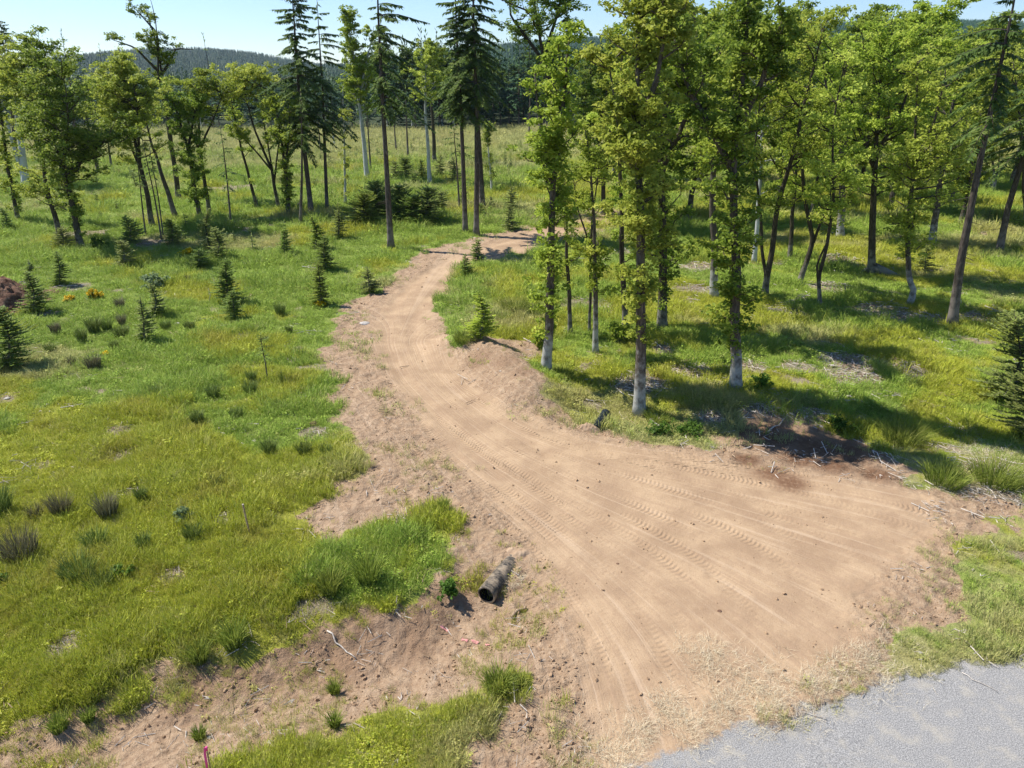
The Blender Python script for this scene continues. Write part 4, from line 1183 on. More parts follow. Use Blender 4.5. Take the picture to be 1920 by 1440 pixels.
for i, (lab, foot, hp, wp, lk) in enumerate(SAP):
    r = np.random.RandomState(4000 + i)
    b = ground_at(*foot)
    top = on_plane(foot[0], foot[1] - hp, b[1]) - b
    Hs = top[2]; hw = wp / 2 * b[1] / ray(960, foot[1])[1] / FPX
    sp = np.array([(0, 0, -.05), (top[0] * .4 + r.randn() * .05 * Hs, r.randn() * .03 * Hs, Hs * .5), (top[0] * .5 + r.randn() * .04 * Hs, 0, Hs)])
    big = 'big' in lab
    spray = (.17 if Hs < 3.4 else .26) * max(1, (b[1] / 38)) ** .4
    wood, parts = conifer(r, sp, .02 + .008 * Hs, .06 * Hs, hw * (1.65 if 'clump' in lab else 1.22), step=spray * .55, per=8, droop=.12, spray=spray, sw=spray * .19, nsp=18 if 'clump' in lab and lk != 'P' else 14, gap=(.30 if lk == 'P' else .10),
                          shape=.42 if 'clump' in lab or 'bush' in lab else r.uniform(.6, .95), hang=-.35, sides=6)
    place_tree("young_conifer", lab, "sapling", b, wood, parts, M_BARKD, MS[lk], "young conifers", stem='stem', crown='foliage')

# lone lollipop sapling
b = ground_at(502, 714); r = np.random.RandomState(9)
w = MB(); w.add(*tube([(0, 0, -.1), (.02, 0, .8), (-.02, 0, 1.6), (0, 0, 2.2)], [.035, .028, .02, .008], 6))
sp_ = stem_of([(0, 0, 0), (0, 0, 2.3)])
v = boughs(r, 2.3, 1.15, 2.25, lambda t: .5 * (1 - .7 * t), .13, 4, .1, .16, .022, w, None, 0, 9, .15, sp_, .2)
place_tree("young_conifer", "spindly sapling with a bare thin stem and a small top tuft in the left meadow", "sapling", b, w, [v], M_BARKD, M_SAPG, "young conifers", stem='stem', crown='foliage')

# small conifers dotted over the far meadow
protoS = []
for k in range(4):
    r = np.random.RandomState(4500 + k)
    sp = np.array([(0, 0, -.05), (0, 0, 1.8)])
    w, p = conifer(r, sp, .03, .08, .62, step=.2, per=6, droop=.1, spray=.32, sw=.06, nsp=7, gap=.05, shape=.9, hang=.1, sides=5)
    protoS.append((w.mesh('stem', M_BARKD), crown_mesh('foliage', p, M_SAPG)))
rr = random.Random(17)
spots = [(1045 - 80, 300), (1380 / 3 + 480 - 0, 300)]
spots = []
while len(spots) < 75:
    px = rr.uniform(130, 1010); py = 255 + 125 * rr.random() ** 1.3
    if px < 400 and py > 380: continue
    if 650 < px < 850 and py > 330: continue
    spots.append((px, py))
spots += [(940, 290), (946, 302), (957, 305), (957, 318), (972, 280), (952, 335), (985, 290), (1005, 300), (580, 300), (220, 395), (190, 410), (440, 455), (475, 470), (350, 430), (160, 385), (183, 380), (1640, 360), (1500, 310), (1850, 420)]
for i, (px, py) in enumerate(spots):
    b = ground_at(px, py)
    t = root("small_conifer", b, "one of the small dark conifers dotted over the far meadow", "sapling", "tiny conifers dotted over the far meadow", rr.random() * 6.28)
    s = rr.uniform(.35, 1.0); t.scale = (s, s, s * rr.uniform(.8, 1.2))
    wm, cm = protoS[i % 4]; link('stem', wm, t); link('foliage', cm, t)

# ------------------------------------------------------------------ forest edge, far woods and hills
def far_conifer(seed, Ht, zb, hw, spray, nsp, mat=M_FAR, r0=.16, step=.9):
    r = np.random.RandomState(seed)
    sp = np.array([(0, 0, -.5), (r.randn() * .1, 0, Ht * .5), (0, 0, Ht)])
    w, p = conifer(r, sp, r0, zb, hw, step=step, per=5, droop=.45, spray=spray, sw=spray * .16, nsp=nsp, gap=.12, shape=.75, hang=.55, sides=5)
    return w, p
edge = []
for k in range(7):
    w, p = far_conifer(5000 + k, 16 + 1.2 * (k % 3), [1.5, 3.5, 5.5, 2.5, .8, 4.5, 2.0][k], [2.9, 2.4, 2.1, 2.7, 3.2, 2.2, 2.6][k], 1.1, 10, step=.62)
    edge.append((w.mesh('trunk', M_BARKF), crown_mesh('crown', p, M_FAR)))
M_FARLEAF = leaf_material("distant_leaves", (.06, .10, .02), (.12, .18, .03), (.20, .26, .05), clump=.5)
for k in range(2):
    r = np.random.RandomState(5100 + k)
    w, p = broadleaf(r, [np.array([(0, 0, -.3), (.2, 0, 4), (.1, 0, 13.0)])], .2, 2.5, 3.4, nb=50, leafn=16, leaf=.6, crad=.8, prof='ball')
    edge.append((w.mesh('trunk', M_BARKW), crown_mesh('crown', p, M_FARLEAF)))
rr = random.Random(23)
n_e = 0
for row in range(3):
    x = -160.0
    while x < 190:
        x += rr.uniform(3.4, 6.4)
        Y = 181 + row * 5.5 + rr.uniform(-3, 3) + 3.0 * math.sin(x * .05)
        k = rr.choice([0, 0, 1, 1, 2, 3, 3, 4, 5, 6, 6, 7 if rr.random() < .5 else 8])
        n_e += 1
        if n_e > 235: break
        lab = ("one of the dark conifers that make up the solid forest edge behind the clearing", "distant conifers of the forest edge") if k < 7 else \
              ("one of the paler round broadleaf trees set in the dark forest edge", "pale broadleaf trees in the forest edge")
        t = root("forest_edge_tree", (x, Y, gz(x, Y)), lab[0], "tree", lab[1], rr.random() * 6.28)
        s = rr.uniform(.68, 1.0) * (1 + .05 * row) * (1.25 if rr.random() < .10 else 1) * (.84 if x < -35 else 1.25); t.scale = (s, s, s)
        wm, cm = edge[k]; link('trunk', wm, t); link('crown', cm, t)
# woods behind the edge
cw = bpy.data.collections.new("wood_trees")
for k in range(5):
    w, p = far_conifer(5200 + k, 15 + k * .6, 2.5, 2.6, 1.7, 5, step=1.1)
    v, f, t = p[0]
    me = crown_mesh('far_tree', p, M_FAR); 
    o = bpy.data.objects.new("far_tree_%d" % k, me); cw.objects.link(o)
# one broadleaf
r = np.random.RandomState(5300)
w, p = broadleaf(r, [np.array([(0, 0, -.3), (.2, 0, 4), (.1, 0, 13.0)])], .2, 2.0, 3.6, nb=30, leafn=10, leaf=.9, crad=1.0, prof='ball')
cw.objects.link(bpy.data.objects.new("far_tree_9", crown_mesh('far_tree', p, M_FARLEAF)))
r = np.random.RandomState(61)
n = 6500
x = (r.rand(n) * 2 - 1) * 480; y = 197 + 330 * r.rand(n) ** 1.2
m = n; s = (.70 + .32 * r.rand(m)) * np.where(x < -.2 * y, .84, 1.32)
var = np.where(r.rand(m) < .08, 5, r.randint(0, 5, m))
scatter("woods", np.column_stack([x, y, H(x, y)]), np.column_stack([np.zeros((m, 2)), r.rand(m) * 6.28]), np.column_stack([s, s, s]), var, cw, None,
        "dark mass of conifer forest stretching behind the clearing to the hills", "forest")

# hills
RIDGE = [(-2200, .010), (-400, .010), (100, .011), (230, .013), (310, .020), (370, .0280), (415, .0300), (470, .0265), (530, .0195), (600, .012), (700, .012), (800, .022), (880, .031), (970, .037), (1080, .042), (1300, .050),
         (1600, .061), (1700, .062), (1850, .056), (2200, .050), (4000, .045)]
rs = np.array([((px - 960) / FPX / 1.10, s) for px, s in RIDGE])
def hill_h(x, y):
    a = x / 2000.0
    top = CAM_H + np.interp(a, rs[:, 0], rs[:, 1]) * 2000.0 - 13
    f = sstep(760, 2000, y) ** .85
    back = 1 - .9 * sstep(2050, 3000, y)
    return top * f * back + 16 * (fbm(x / 260., y / 260., 901, 3) - .5) * sstep(800, 1100, y) * (1 - .8 * sstep(1700, 2000, y)) + 3 * (fbm(x / 60., y / 60., 911, 2) - .5) - 2.5 * (1 - sstep(560, 800, y))
hx = np.linspace(-3400, 3400, 320); hy = np.linspace(540, 3300, 140)
HX, HY = np.meshgrid(hx, hy); HZ = hill_h(HX, HY)
idx = np.arange(HX.size).reshape(HX.shape)
Q = np.stack([idx[:-1, :-1], idx[:-1, 1:], idx[1:, 1:], idx[1:, :-1]], -1).reshape(-1, 4)
M_HILL = plain("hill_undergrowth", (.030, .050, .025), (.05, .075, .03), .05, .95, .0, .1)
tag(link("hills", mesh_np("hills", np.column_stack([HX.ravel(), HY.ravel(), HZ.ravel()]), Q, smooth=True, mat=M_HILL)), kind='structure')
ch = bpy.data.collections.new("hill_trees")
M_HILLT = leaf_material("hill_needles", (.018, .060, .026), (.036, .098, .040), (.075, .15, .055), trans=.05, clump=.3)
for k in range(4):
    r = np.random.RandomState(5400 + k); V = []; F = []; kk = 0; T = []
    Ht = 13.0
    for j in range(9):      # tiers of ragged skirts
        z = 1 + Ht * .94 * j / 9; R0 = 2.9 * (1 - j / 9.2) + .25; nn = 7
        for q in range(nn):
            a = 6.283 * (q + r.rand()) / nn; rr_q = R0 * (.7 + .5 * r.rand()); wd = .38
            V += [(0, 0, z + Ht * .15), (math.cos(a - wd) * rr_q * .7, math.sin(a - wd) * rr_q * .7, z + .4), (math.cos(a) * rr_q, math.sin(a) * rr_q, z - .5 * r.rand()), (math.cos(a + wd) * rr_q * .7, math.sin(a + wd) * rr_q * .7, z + .4)]
            F += [(kk, kk + 1, kk + 2), (kk, kk + 2, kk + 3)]; kk += 4; T += [r.rand()] * 4
    me = mesh_np("hill_tree", np.array(V), np.array(F), attrs={'tint': ('FLOAT', np.array(T))}, mat=M_HILLT)
    ch.objects.link(bpy.data.objects.new("hill_tree_%d" % k, me))
r = np.random.RandomState(71)
n = 95000
y = 560 + (2080 - 560) * r.rand(n) ** .85
x = (r.rand(n) * 2 - 1) * (y * .80 + 120)
s = (.75 + .6 * r.rand(n)) * (.8 + .25 * sstep(1200, 2000, y))
scatter("hill_forest", np.column_stack([x, y, hill_h(x, y)]), np.column_stack([np.zeros((n, 2)), r.rand(n) * 6.28]), np.column_stack([s, s, s]), r.randint(0, 4, n), ch, None,
        "dense conifer forest covering the blue distant hills", "forest")
# ------------------------------------------------------------------ rush clumps
def rush(r, h, rad, n, mat, lean=.32):
    V = []; F = []; T = []; k = 0
    for i in range(n):
        a = r.rand() * 6.283; d = rad * .55 * math.sqrt(r.rand()); bx, by = math.cos(a) * d, math.sin(a) * d
        hh = h * (.55 + .5 * r.rand()); ln = hh * lean * (.3 + d / rad * 1.6) * (.5 + r.rand()); la = a + r.randn() * .5
        wa = r.rand() * 3.14; w = .007; wx, wy = math.cos(wa) * w, math.sin(wa) * w
        ox, oy = math.cos(la) * ln, math.sin(la) * ln; t = r.rand()
        V += [(bx - wx, by - wy, -.05), (bx + wx, by + wy, -.05), (bx + wx + ox * .4, by + wy + oy * .4, hh * .62), (bx - wx + ox * .4, by - wy + oy * .4, hh * .62), (bx + ox, by + oy, hh)]
        F += [(k, k + 1, k + 2, k + 3), (k + 3, k + 2, k + 4)]; T += [t * .5, t * .5, t, t, t]; k += 5
    b = MB(); b.add(V, F); b.A = [np.array(T)]
    return b.mesh("rush_clump", mat, False)

RUSH = [ # label, foot px, height px, width px, kind
 ("biggest brown rush clump at the left edge of the lower meadow", (42, 1052), 62, 74, 'B'),
 ("brown rush clump, left one of a pair in the lower left meadow", (117, 968), 46, 40, 'B'),
 ("brown rush clump, right one of a pair in the lower left meadow", (205, 968), 46, 44, 'B'),
 ("small faded brown clump left of the brown pair", (68, 972), 26, 34, 'B'),
 ("bright dark green rush clump below the brown pair", (183, 1028), 38, 46, 'G'),
 ("green rush clump cut by the left frame edge", (4, 966), 60, 46, 'G'),
 ("wide low green rush bed under the bright dark green clump", (150, 1085), 44, 78, 'G'),
 ("wide green rush bed right of the low bed", (190, 1102), 34, 60, 'G'),
 ("dense square dark clump on the yellow grass above the meadow's middle", (444, 784), 22, 28, 'G'),
 ("dark spiky clump left of the square one", (371, 792), 24, 28, 'G'),
 ("dark clump above the spiky one", (401, 745), 24, 28, 'G'),
 ("small dark clump near the meadow's middle left", (293, 742), 20, 22, 'G'),
 ("upper dark clump under the spindly sapling", (473, 716), 26, 20, 'G'),
 ("lower dark clump left of the spindly sapling's foot", (470, 735), 22, 34, 'G'),
 ("rush clump above the spindly sapling, left of its top", (498, 646), 18, 20, 'G'),
 ("small square rush clump high beside the road edge", (543, 625), 16, 14, 'G'),
 ("loose rush clump right below the dense pyramid spruce", (527, 590), 26, 22, 'G'),
 ("tall grey clump left of the olive saplings, upper", (227, 580), 26, 16, 'B'),
 ("grey clump under the tall grey one", (230, 610), 24, 14, 'B'),
 ("dull green clump, first of a cluster left of the olive saplings", (178, 624), 34, 26, 'G'),
 ("dull green clump, second of a cluster left of the olive saplings", (202, 620), 26, 22, 'G'),
 ("broad dull green clump at the lower right of the cluster", (230, 634), 26, 30, 'G'),
 ("grey brown clump by the chip patch, left meadow", (106, 625), 24, 20, 'B'),
 ("green clump left of the cluster's foot", (155, 640), 28, 20, 'G'),
 ("low brown clump below the cluster", (177, 690), 28, 34, 'B'),
 ("small brown clump left of the low brown one", (136, 685), 18, 18, 'B'),
 ("little green clump between the cluster and the low brown one", (96, 660), 16, 26, 'G'),
 ("rush clump right of the lower olive sapling", (312, 617), 18, 24, 'G'),
 ("green clump halfway between olive saplings and the spindly one", (357, 617), 16, 26, 'G'),
 ("short green clump under the dull olive sapling, right", (215, 655), 18, 20, 'G'),
 ("grassy clump above the small bare spot in the lower meadow", (505, 848), 26, 30, 'G'),
 ("two headed clump left of the road's lower left verge", (572, 852), 26, 30, 'G'),
 ("low clump beside the two headed one at the verge", (612, 852), 22, 26, 'G'),
 ("short clump above the wooden stake, right", (405, 912), 22, 36, 'G'),
 ("short clump above the wooden stake, left", (330, 912), 18, 22, 'G'),
 ("thin green clump between the brown pair and the stake", (267, 940), 30, 18, 'G'),
 ("clump just left of the wooden stake", (362, 1008), 26, 40, 'G'),
 ("clump in the middle between the bright clump and the stake", (270, 1030), 30, 30, 'G'),
 ("grey clump in the upper left meadow beside the dull saplings", (352, 528), 14, 12, 'B'),
 ("long grass clump by the inner bank of the road bend", (1010, 590), 40, 46, 'T'),
 ("second long grass clump by the inner bank, nearer the road", (965, 585), 46, 44, 'T'),
 ("third long grass clump by the inner bank", (940, 600), 26, 34, 'T'),
 ("bright grass tuft behind the inner bank's bright fir", (870, 640), 30, 40, 'T'),
 ("shaded tall grass clump at the foot of the corner maple", (1052, 706), 26, 50, 'T'),
 ("large tall grass clump at the right verge, left one", (1770, 905), 60, 72, 'T'),
 ("large tall grass clump at the right verge, right one", (1865, 905), 66, 84, 'T'),
 ("tall grass clump over the dark soil's right end", (1690, 830), 60, 70, 'T'),
 ("green leafy tuft at the foot of the tallest pale barked maple", (1232, 790), 32, 46, 'T'),
 ("bright green tuft on the lip above the ditch", (440, 1208), 44, 48, 'L'),
 ("bright green tuft on the ditch lip, left of the other", (375, 1238), 36, 44, 'L'),
 ("round bright tuft low at the left of the ditch", (112, 1368), 26, 40, 'L'),
 ("small round bright tuft beside the low left one", (168, 1352), 22, 26, 'L'),
 ("small tuft alone on the bare ditch floor", (375, 1384), 20, 22, 'L'),
 ("tall green tuft standing in the bright grass tongue", (690, 1090), 60, 50, 'L'),
 ("second tall green tuft in the bright grass tongue's left", (620, 1110), 44, 50, 'L'),
 ("brownish tuft at the road end of the lower grass patch", (935, 1290), 50, 46, 'T'),
 ("small green tuft at the tip of the lower grass patch", (975, 1285), 20, 20, 'L'),
 ("small tuft on the bare ditch bank left of the pink flag", (628, 1300), 22, 20, 'L'),
 ("spiky tuft above the lower grass patch", (628, 1360), 24, 20, 'L'),
 ("green tuft at the top edge of the bright grass tongue", (832, 955), 22, 22, 'L'),
]
MR = {'G': M_RUSH, 'B': M_RUSHB, 'T': M_TUFT, 'L': M_TUFT}
for i, (lab, foot, hp, wp, kd) in enumerate(RUSH):
    r = np.random.RandomState(6000 + i)
    b = ground_at(*foot); up = on_plane(foot[0], foot[1] - hp, b[1]) - b
    w = wp / 2 * b[1] / ray(960, foot[1])[1] / FPX
    h = min(up[2] * .95, 1.3) * (.68 if kd == 'T' else 1)
    me = rush(r, h, w * (1.15 if kd != 'T' else 1.5), int((150 + 520 * w) * (1 if kd != 'T' else 1.3)), MR[kd], {'G': .35, 'B': .35, 'T': .75, 'L': .5}[kd])
    tag(link("rush_clump" if kd in 'GB' else "grass_clump", me, None, b), lab, "rush clump" if kd in 'GB' else "grass clump", "rush and grass clumps")

# small leafy weeds and flowering shrubs
SH = [
 ("bright yellow flowering broom bush, tallest of the yellow ones", (356, 484), 22, 20, 'F'),
 ("tiny yellow flowering sprig left of the tallest broom", (339, 483), 12, 8, 'F'),
 ("yellow flowering broom bush right of the bare soil strip", (179, 561), 22, 24, 'F'),
 ("low spread yellow broom left of the taller one by the soil strip", (129, 566), 12, 20, 'F'),
 ("yellow flower sprig at the foot of the roadside young fir", (600, 576), 12, 16, 'F'),
 ("small yellow sprig low in the left meadow", (200, 667), 8, 9, 'F'),
 ("pale leaved thistle like shrub right of the yellow broom", (288, 540), 30, 40, 'W'),
 ("pale leafed weed above the wooden stake, upper left", (345, 975), 22, 34, 'W'),
 ("dark green leafy shrub at the head of the culvert ditch", (842, 1118), 30, 34, 'S'),
 ("leafy weed under the wide green rush bed", (228, 1085), 22, 38, 'S'),
 ("dark leafy weed at the lower left frame edge", (5, 1100), 24, 26, 'S'),
 ("bushy green weeds right of the pale barked maple's foot", (1290, 815), 26, 60, 'S'),
 ("leafy weeds on the road edge below the pale barked maple", (1235, 818), 22, 56, 'S'),
 ("bushy weeds above the dark soil heap's right end", (1570, 808), 30, 50, 'S'),
 ("leafy green bush behind the dark maple's foot", (1425, 725), 26, 40, 'S'),
 ("leafy shoot ball at the left of the corner maple's foot", (1012, 652), 34, 34, 'B'),
 ("yellow green leafy shoots at the maple trunk's waist", (1160, 640), 40, 54, 'B'),
 ("low leafy bush by the foot of the dark stemmed left tree", (182, 468), 24, 34, 'S'),
]
M_WEED = leaf_material("weed_leaves", (.05, .10, .015), (.11, .20, .025), (.20, .30, .05))
M_PALEW = leaf_material("pale_weed_leaves", (.13, .19, .08), (.24, .32, .15), (.40, .46, .27))
for i, (lab, foot, hp, wp, kd) in enumerate(SH):
    r = np.random.RandomState(6500 + i)
    b = ground_at(*foot); up = on_plane(foot[0], foot[1] - hp, b[1]) - b
    w = wp / 2 * b[1] / ray(960, foot[1])[1] / FPX; h = up[2]
    nC = int(14 + 40 * w); C = np.column_stack([r.randn(nC) * w * .45, r.randn(nC) * w * .45, (.2 + .75 * r.rand(nC)) * h])
    C[:, 2] *= 1 - .3 * (np.hypot(C[:, 0], C[:, 1]) / (w + .01)).clip(0, 1)
    wood = MB()
    for c in C[:14]:
        wood.add(*tube([(0, 0, -.05), (c[0] * .5, c[1] * .5, c[2] * .6), tuple(c)], [.012, .009, .004], 4, False))
    sz = {'F': .09, 'W': .11, 'S': .10, 'B': .18}[kd] * max(1, b[1] / 32)
    parts = [leaves(r, C, 20 if kd != 'B' else 12, np.full(nC, max(.10, w * .28)), sz, .8, .6)]
    rt = root("flowering_bush" if kd == 'F' else "leafy_bush", b, lab, "bush", "small bushes and weeds")
    link('stem', wood.mesh('stem', M_BARKD), rt)
    link('blossom' if kd == 'F' else 'foliage', crown_mesh('foliage', parts, {'F': M_FLOWER, 'W': M_PALEW, 'S': M_WEED, 'B': M_LEAF}[kd]), rt)
    if kd == 'F':
        link('foliage', crown_mesh('foliage', [leaves(r, C * [1, 1, .6], 10, np.full(nC, max(.1, w * .3)), sz * .8, .8, .6)], M_WEED), rt)

# ------------------------------------------------------------------ culvert pipes
def pipe_mesh(name, p0, p1, R_, wall, ribs, mat, inner=M_PIPEIN, amp=.022):
    p0 = np.array(p0, float); p1 = np.array(p1, float); L = np.linalg.norm(p1 - p0)
    n = max(12, int(ribs * 8)) if ribs else 12
    f = np.linspace(0, 1, n + 1)
    rad = R_ + (amp * np.sin(f * ribs * 2 * math.pi) if ribs else 0 * f)
    S = 36
    o = MB(); V, F = tube(p0 + (p1 - p0) * f[:, None], rad, S, False); o.add(V, F)
    V2, F2 = tube([p0, p1], [R_ - wall, R_ - wall], S, False)
    o2 = MB(); o2.add(V2, [tuple(reversed(q)) for q in F2])
    # rim joins outer and inner skins
    rim = MB()
    Va, _ = tube([p0, p1], [R_ + (rad[0] - R_), 1], S, False); Vb, _ = tube([p0, p1], [R_ - wall, 1], S, False)
    ring = [(k, (k + 1) % S, S + (k + 1) % S, S + k) for k in range(S)]
    rim.add(np.vstack([Va[:S], Vb[:S]]), ring)
    Va, _ = tube([p0, p1], [1, rad[-1]], S, False); Vb, _ = tube([p0, p1], [1, R_ - wall], S, False)
    rim.add(np.vstack([Va[S:], Vb[S:]]), ring)
    return o.mesh(name, mat), o2.mesh("inner_wall", inner), rim.mesh("rim", mat)

a = ground_at(912, 1128); b_ = ground_at(952, 1058)
ax = b_ - a; ax[2] = 0; L = np.linalg.norm(ax); u_ = ax / L
base = a.copy()
rt = root("culvert_pipe", base, "muddy corrugated culvert pipe lying in the dirt, its dark open mouth facing the ditch", "pipe", "culvert pipe ends")
m1_, m2_, m3_ = pipe_mesh("pipe_wall", (0, 0, .24), tuple(u_ * (L + .45) + np.array([0, 0, .22])), .235, .03, 20, M_PIPE)
link("pipe_wall", m1_, rt); link("inner_wall", m2_, rt); link("rim", m3_, rt)
a = ground_at(1118, 806); b_ = ground_at(1138, 782)
ax = b_ - a; ax[2] = 0; L = np.linalg.norm(ax); u_ = ax / L
rt = root("culvert_pipe", a, "short smooth black pipe end jutting out at the road edge below the pale barked maple", "pipe", "culvert pipe ends")
m1_, m2_, m3_ = pipe_mesh("pipe_wall", tuple(np.array([0, 0, .05]) - u_ * .1), tuple(u_ * (L - .2) + np.array([0, 0, .10])), .20, .02, 0, M_PIPEK)
link("pipe_wall", m1_, rt); link("inner_wall", m2_, rt); link("rim", m3_, rt)

# earth heaped over the buried pipe ends
def heap(name, c, rx, ry, h, seed, mat, label=None, cat=None, kind=None, amp=.25, rz=0):
    n = 60; a = np.linspace(-1, 1, n); A, B = np.meshgrid(a, a)
    rr_ = np.sqrt(A ** 2 + B ** 2); ca, sa = math.cos(rz), math.sin(rz)
    X = c[0] + (A * rx) * ca - (B * ry) * sa; Y = c[1] + (A * rx) * sa + (B * ry) * ca
    nz = fbm(X * 2.2 + seed, Y * 2.2, 700 + seed, 4); nz2 = fbm(X * 7, Y * 7, 720 + seed, 3)
    prof = np.clip(1 - rr_ * (1 + .5 * (nz - .5)), 0, 1) ** 1.0
    Z = H(X.ravel(), Y.ravel()).reshape(X.shape) - .04 + h * sstep(0, .75, prof) * (1 + amp * 2 * (nz - .5)) + .25 * h * (nz2 - .5) * sstep(0, .2, prof) - .12 * (prof <= 0)
    idx = np.arange(n * n).reshape(n, n); Q = np.stack([idx[:-1, :-1], idx[:-1, 1:], idx[1:, 1:], idx[1:, :-1]], -1).reshape(-1, 4)
    keep = (prof.ravel()[Q] > 0).any(1)
    Vv = np.column_stack([X.ravel() - c[0], Y.ravel() - c[1], Z.ravel() - c[2]])
    q = Q[keep]; used, inv = np.unique(q, return_inverse=True)
    o = link(name, mesh_np(name, Vv[used], inv.reshape(q.shape), smooth=True, mat=mat, attrs={'tint': ('FLOAT', np.zeros(len(used)))}), None, c)
    return tag(o, label, cat, None, kind)
M_SOIL = plain("heap_soil", (.285, .19, .12), (.42, .30, .195), 4., .95, .03, .1)
heap("soil_heap", ground_at(972, 1036), .5, .34, .1, 3, M_SOIL, "tan soil packed over the buried end of the corrugated culvert", "soil heap")
heap("soil_heap", ground_at(1106, 806), .6, .35, .26, 4, M_SOIL, "low tan soil ridge in front of the black pipe end", "soil heap", rz=-.3)
c = ground_at(-5, 572)
heap("soil_heap", c, 2.6, 3.0, 1.25, 5, M_PILE, "dark brown heap of turned soil cut by the left frame edge", "soil heap", amp=.4)
heap("soil_heap", ground_at(560, 452), .9, .5, .22, 6, M_PILE, "small reddish soil heap in the grass above the line of young firs", "soil heap")
heap("soil_heap", ground_at(92, 549), 1.2, .5, .22, 7, M_PILE, "low brown soil ridge right of the dark heap at the left edge", "soil heap")
heap("soil_heap", ground_at(588, 796), .3, .2, .14, 8, M_PILE, "small dark clod of soil beside a pale patch by the road's left verge", "soil heap")
r = np.random.RandomState(88)
k = 500; x = c[0] + r.randn(k) * 1.5; y = c[1] + r.randn(k) * 1.6; s = .03 + .09 * r.rand(k) ** 2
CP = proto_coll("dark_clods", [m.copy() for m in [o.data for o in CC.objects][:3]])
for o in CP.objects: o.data.materials.clear(); o.data.materials.append(M_PILE)
dd = np.sqrt(((x - c[0]) / 2.6) ** 2 + ((y - c[1]) / 3.0) ** 2)
zz = H(x, y) + 1.15 * sstep(0, .75, np.clip(1 - dd, 0, 1))
scatter("heap_clods", np.column_stack([x, y, zz]), r.rand(k, 3) * 6, np.column_stack([s, s, s * .8]), r.randint(0, 3, k), CP, None, "lumps of dark soil lying on the heap at the left edge", "soil clods")

# ------------------------------------------------------------------ stakes, flag, sticks, stones
b = ground_at(469, 1002)
o = MB(); o.add(*tube([(0, 0, -.1), (-.03, 0, .5), (-.05, .01, 1.0)], [.028, .028, .030], 4))
rt = root("wooden_stake", b, "thin dark wooden survey stake standing in the yellow grass of the lower meadow", "stake")
link("post", o.mesh("post", M_WOODB, False), rt)
o = MB(); o.add(*tube([(-.05, .01, .99), (-.05, .01, 1.012)], [.034, .032], 4)); link("cap", o.mesh("cap", M_WOODG, False), rt)
b = ground_at(397, 1458)
rt = root("flagged_stake", b, "slim stake wrapped in bright pink tape at the bottom frame edge", "stake")
top = on_plane(387, 1401, b[1]) - b
o = MB(); o.add(*tube([(0, 0, -.1), tuple(top * .98)], [.013, .013], 6)); link("post", o.mesh("post", M_WOODB, False), rt)
def tape(pts, w=.035, th=.004):
    V = []; F = []
    for i, p in enumerate(pts):
        p = np.array(p); V += [p + [-w, 0, 0], p + [w, 0, 0], p + [w, th, 0], p + [-w, th, 0]]
    for i in range(len(pts) - 1):
        for k in range(4): F.append((i * 4 + k, i * 4 + (k + 1) % 4, i * 4 + 4 + (k + 1) % 4, i * 4 + 4 + k))
    F.append((3, 2, 1, 0)); j = 4 * (len(pts) - 1); F.append((j, j + 1, j + 2, j + 3))
    m = MB(); m.add(V, F); return m
m = tape([top + [-.02, -.02, .01], top * .82 + [-.035, -.03, 0], top * .55 + [-.03, -.04, 0], top * .3 + [-.045, -.03, 0], top * .05 + [-.03, -.03, 0]], .022)
link("pink_tape", m.mesh("pink_tape", M_PINK, False), rt)
o = MB(); o.add(*tube([top * .9, top * 1.01], [.02, .018], 8)); link("knot", o.mesh("knot", M_PINK), rt)

# dashes of pink paint sprayed on the soil
def decal(pl, w, mat, dz=.012, seed=0):
    V = []; F = []; r = np.random.RandomState(seed); n = len(pl)
    T = np.gradient(pl, axis=0); T /= np.linalg.norm(T, axis=1)[:, None]
    for i in range(n):
        wd = w * (.5 + .7 * r.rand()) * (1 if 0 < i < n - 1 else .3)
        for s in (-1, -.33, .33, 1):
            x = pl[i, 0] - T[i, 1] * wd * s; y = pl[i, 1] + T[i, 0] * wd * s
            V.append((x, y, gz(x, y) + dz))
    for i in range(n - 1):
        for k in range(3): F.append((i * 4 + k, i * 4 + k + 1, i * 4 + 5 + k, i * 4 + 4 + k))
    return V, F
m = MB()
for i, seg in enumerate([[(824, 1144), (840, 1149)], [(864, 1166), (876, 1171)], [(882, 1171), (897, 1178)], [(909, 1182), (918, 1187)]]):
    m.add(*decal(smooth_line(P(seg), 9), .035, None, .022, i))
cc = np.vstack(m.V); cen = cc.mean(0); m.V = [v - cen for v in m.V]
tag(link("paint_mark", m.mesh("paint_mark", M_PINKP, False), None, cen), "broken line of faded pink marking paint on the soil below the culvert mouth", "paint mark")

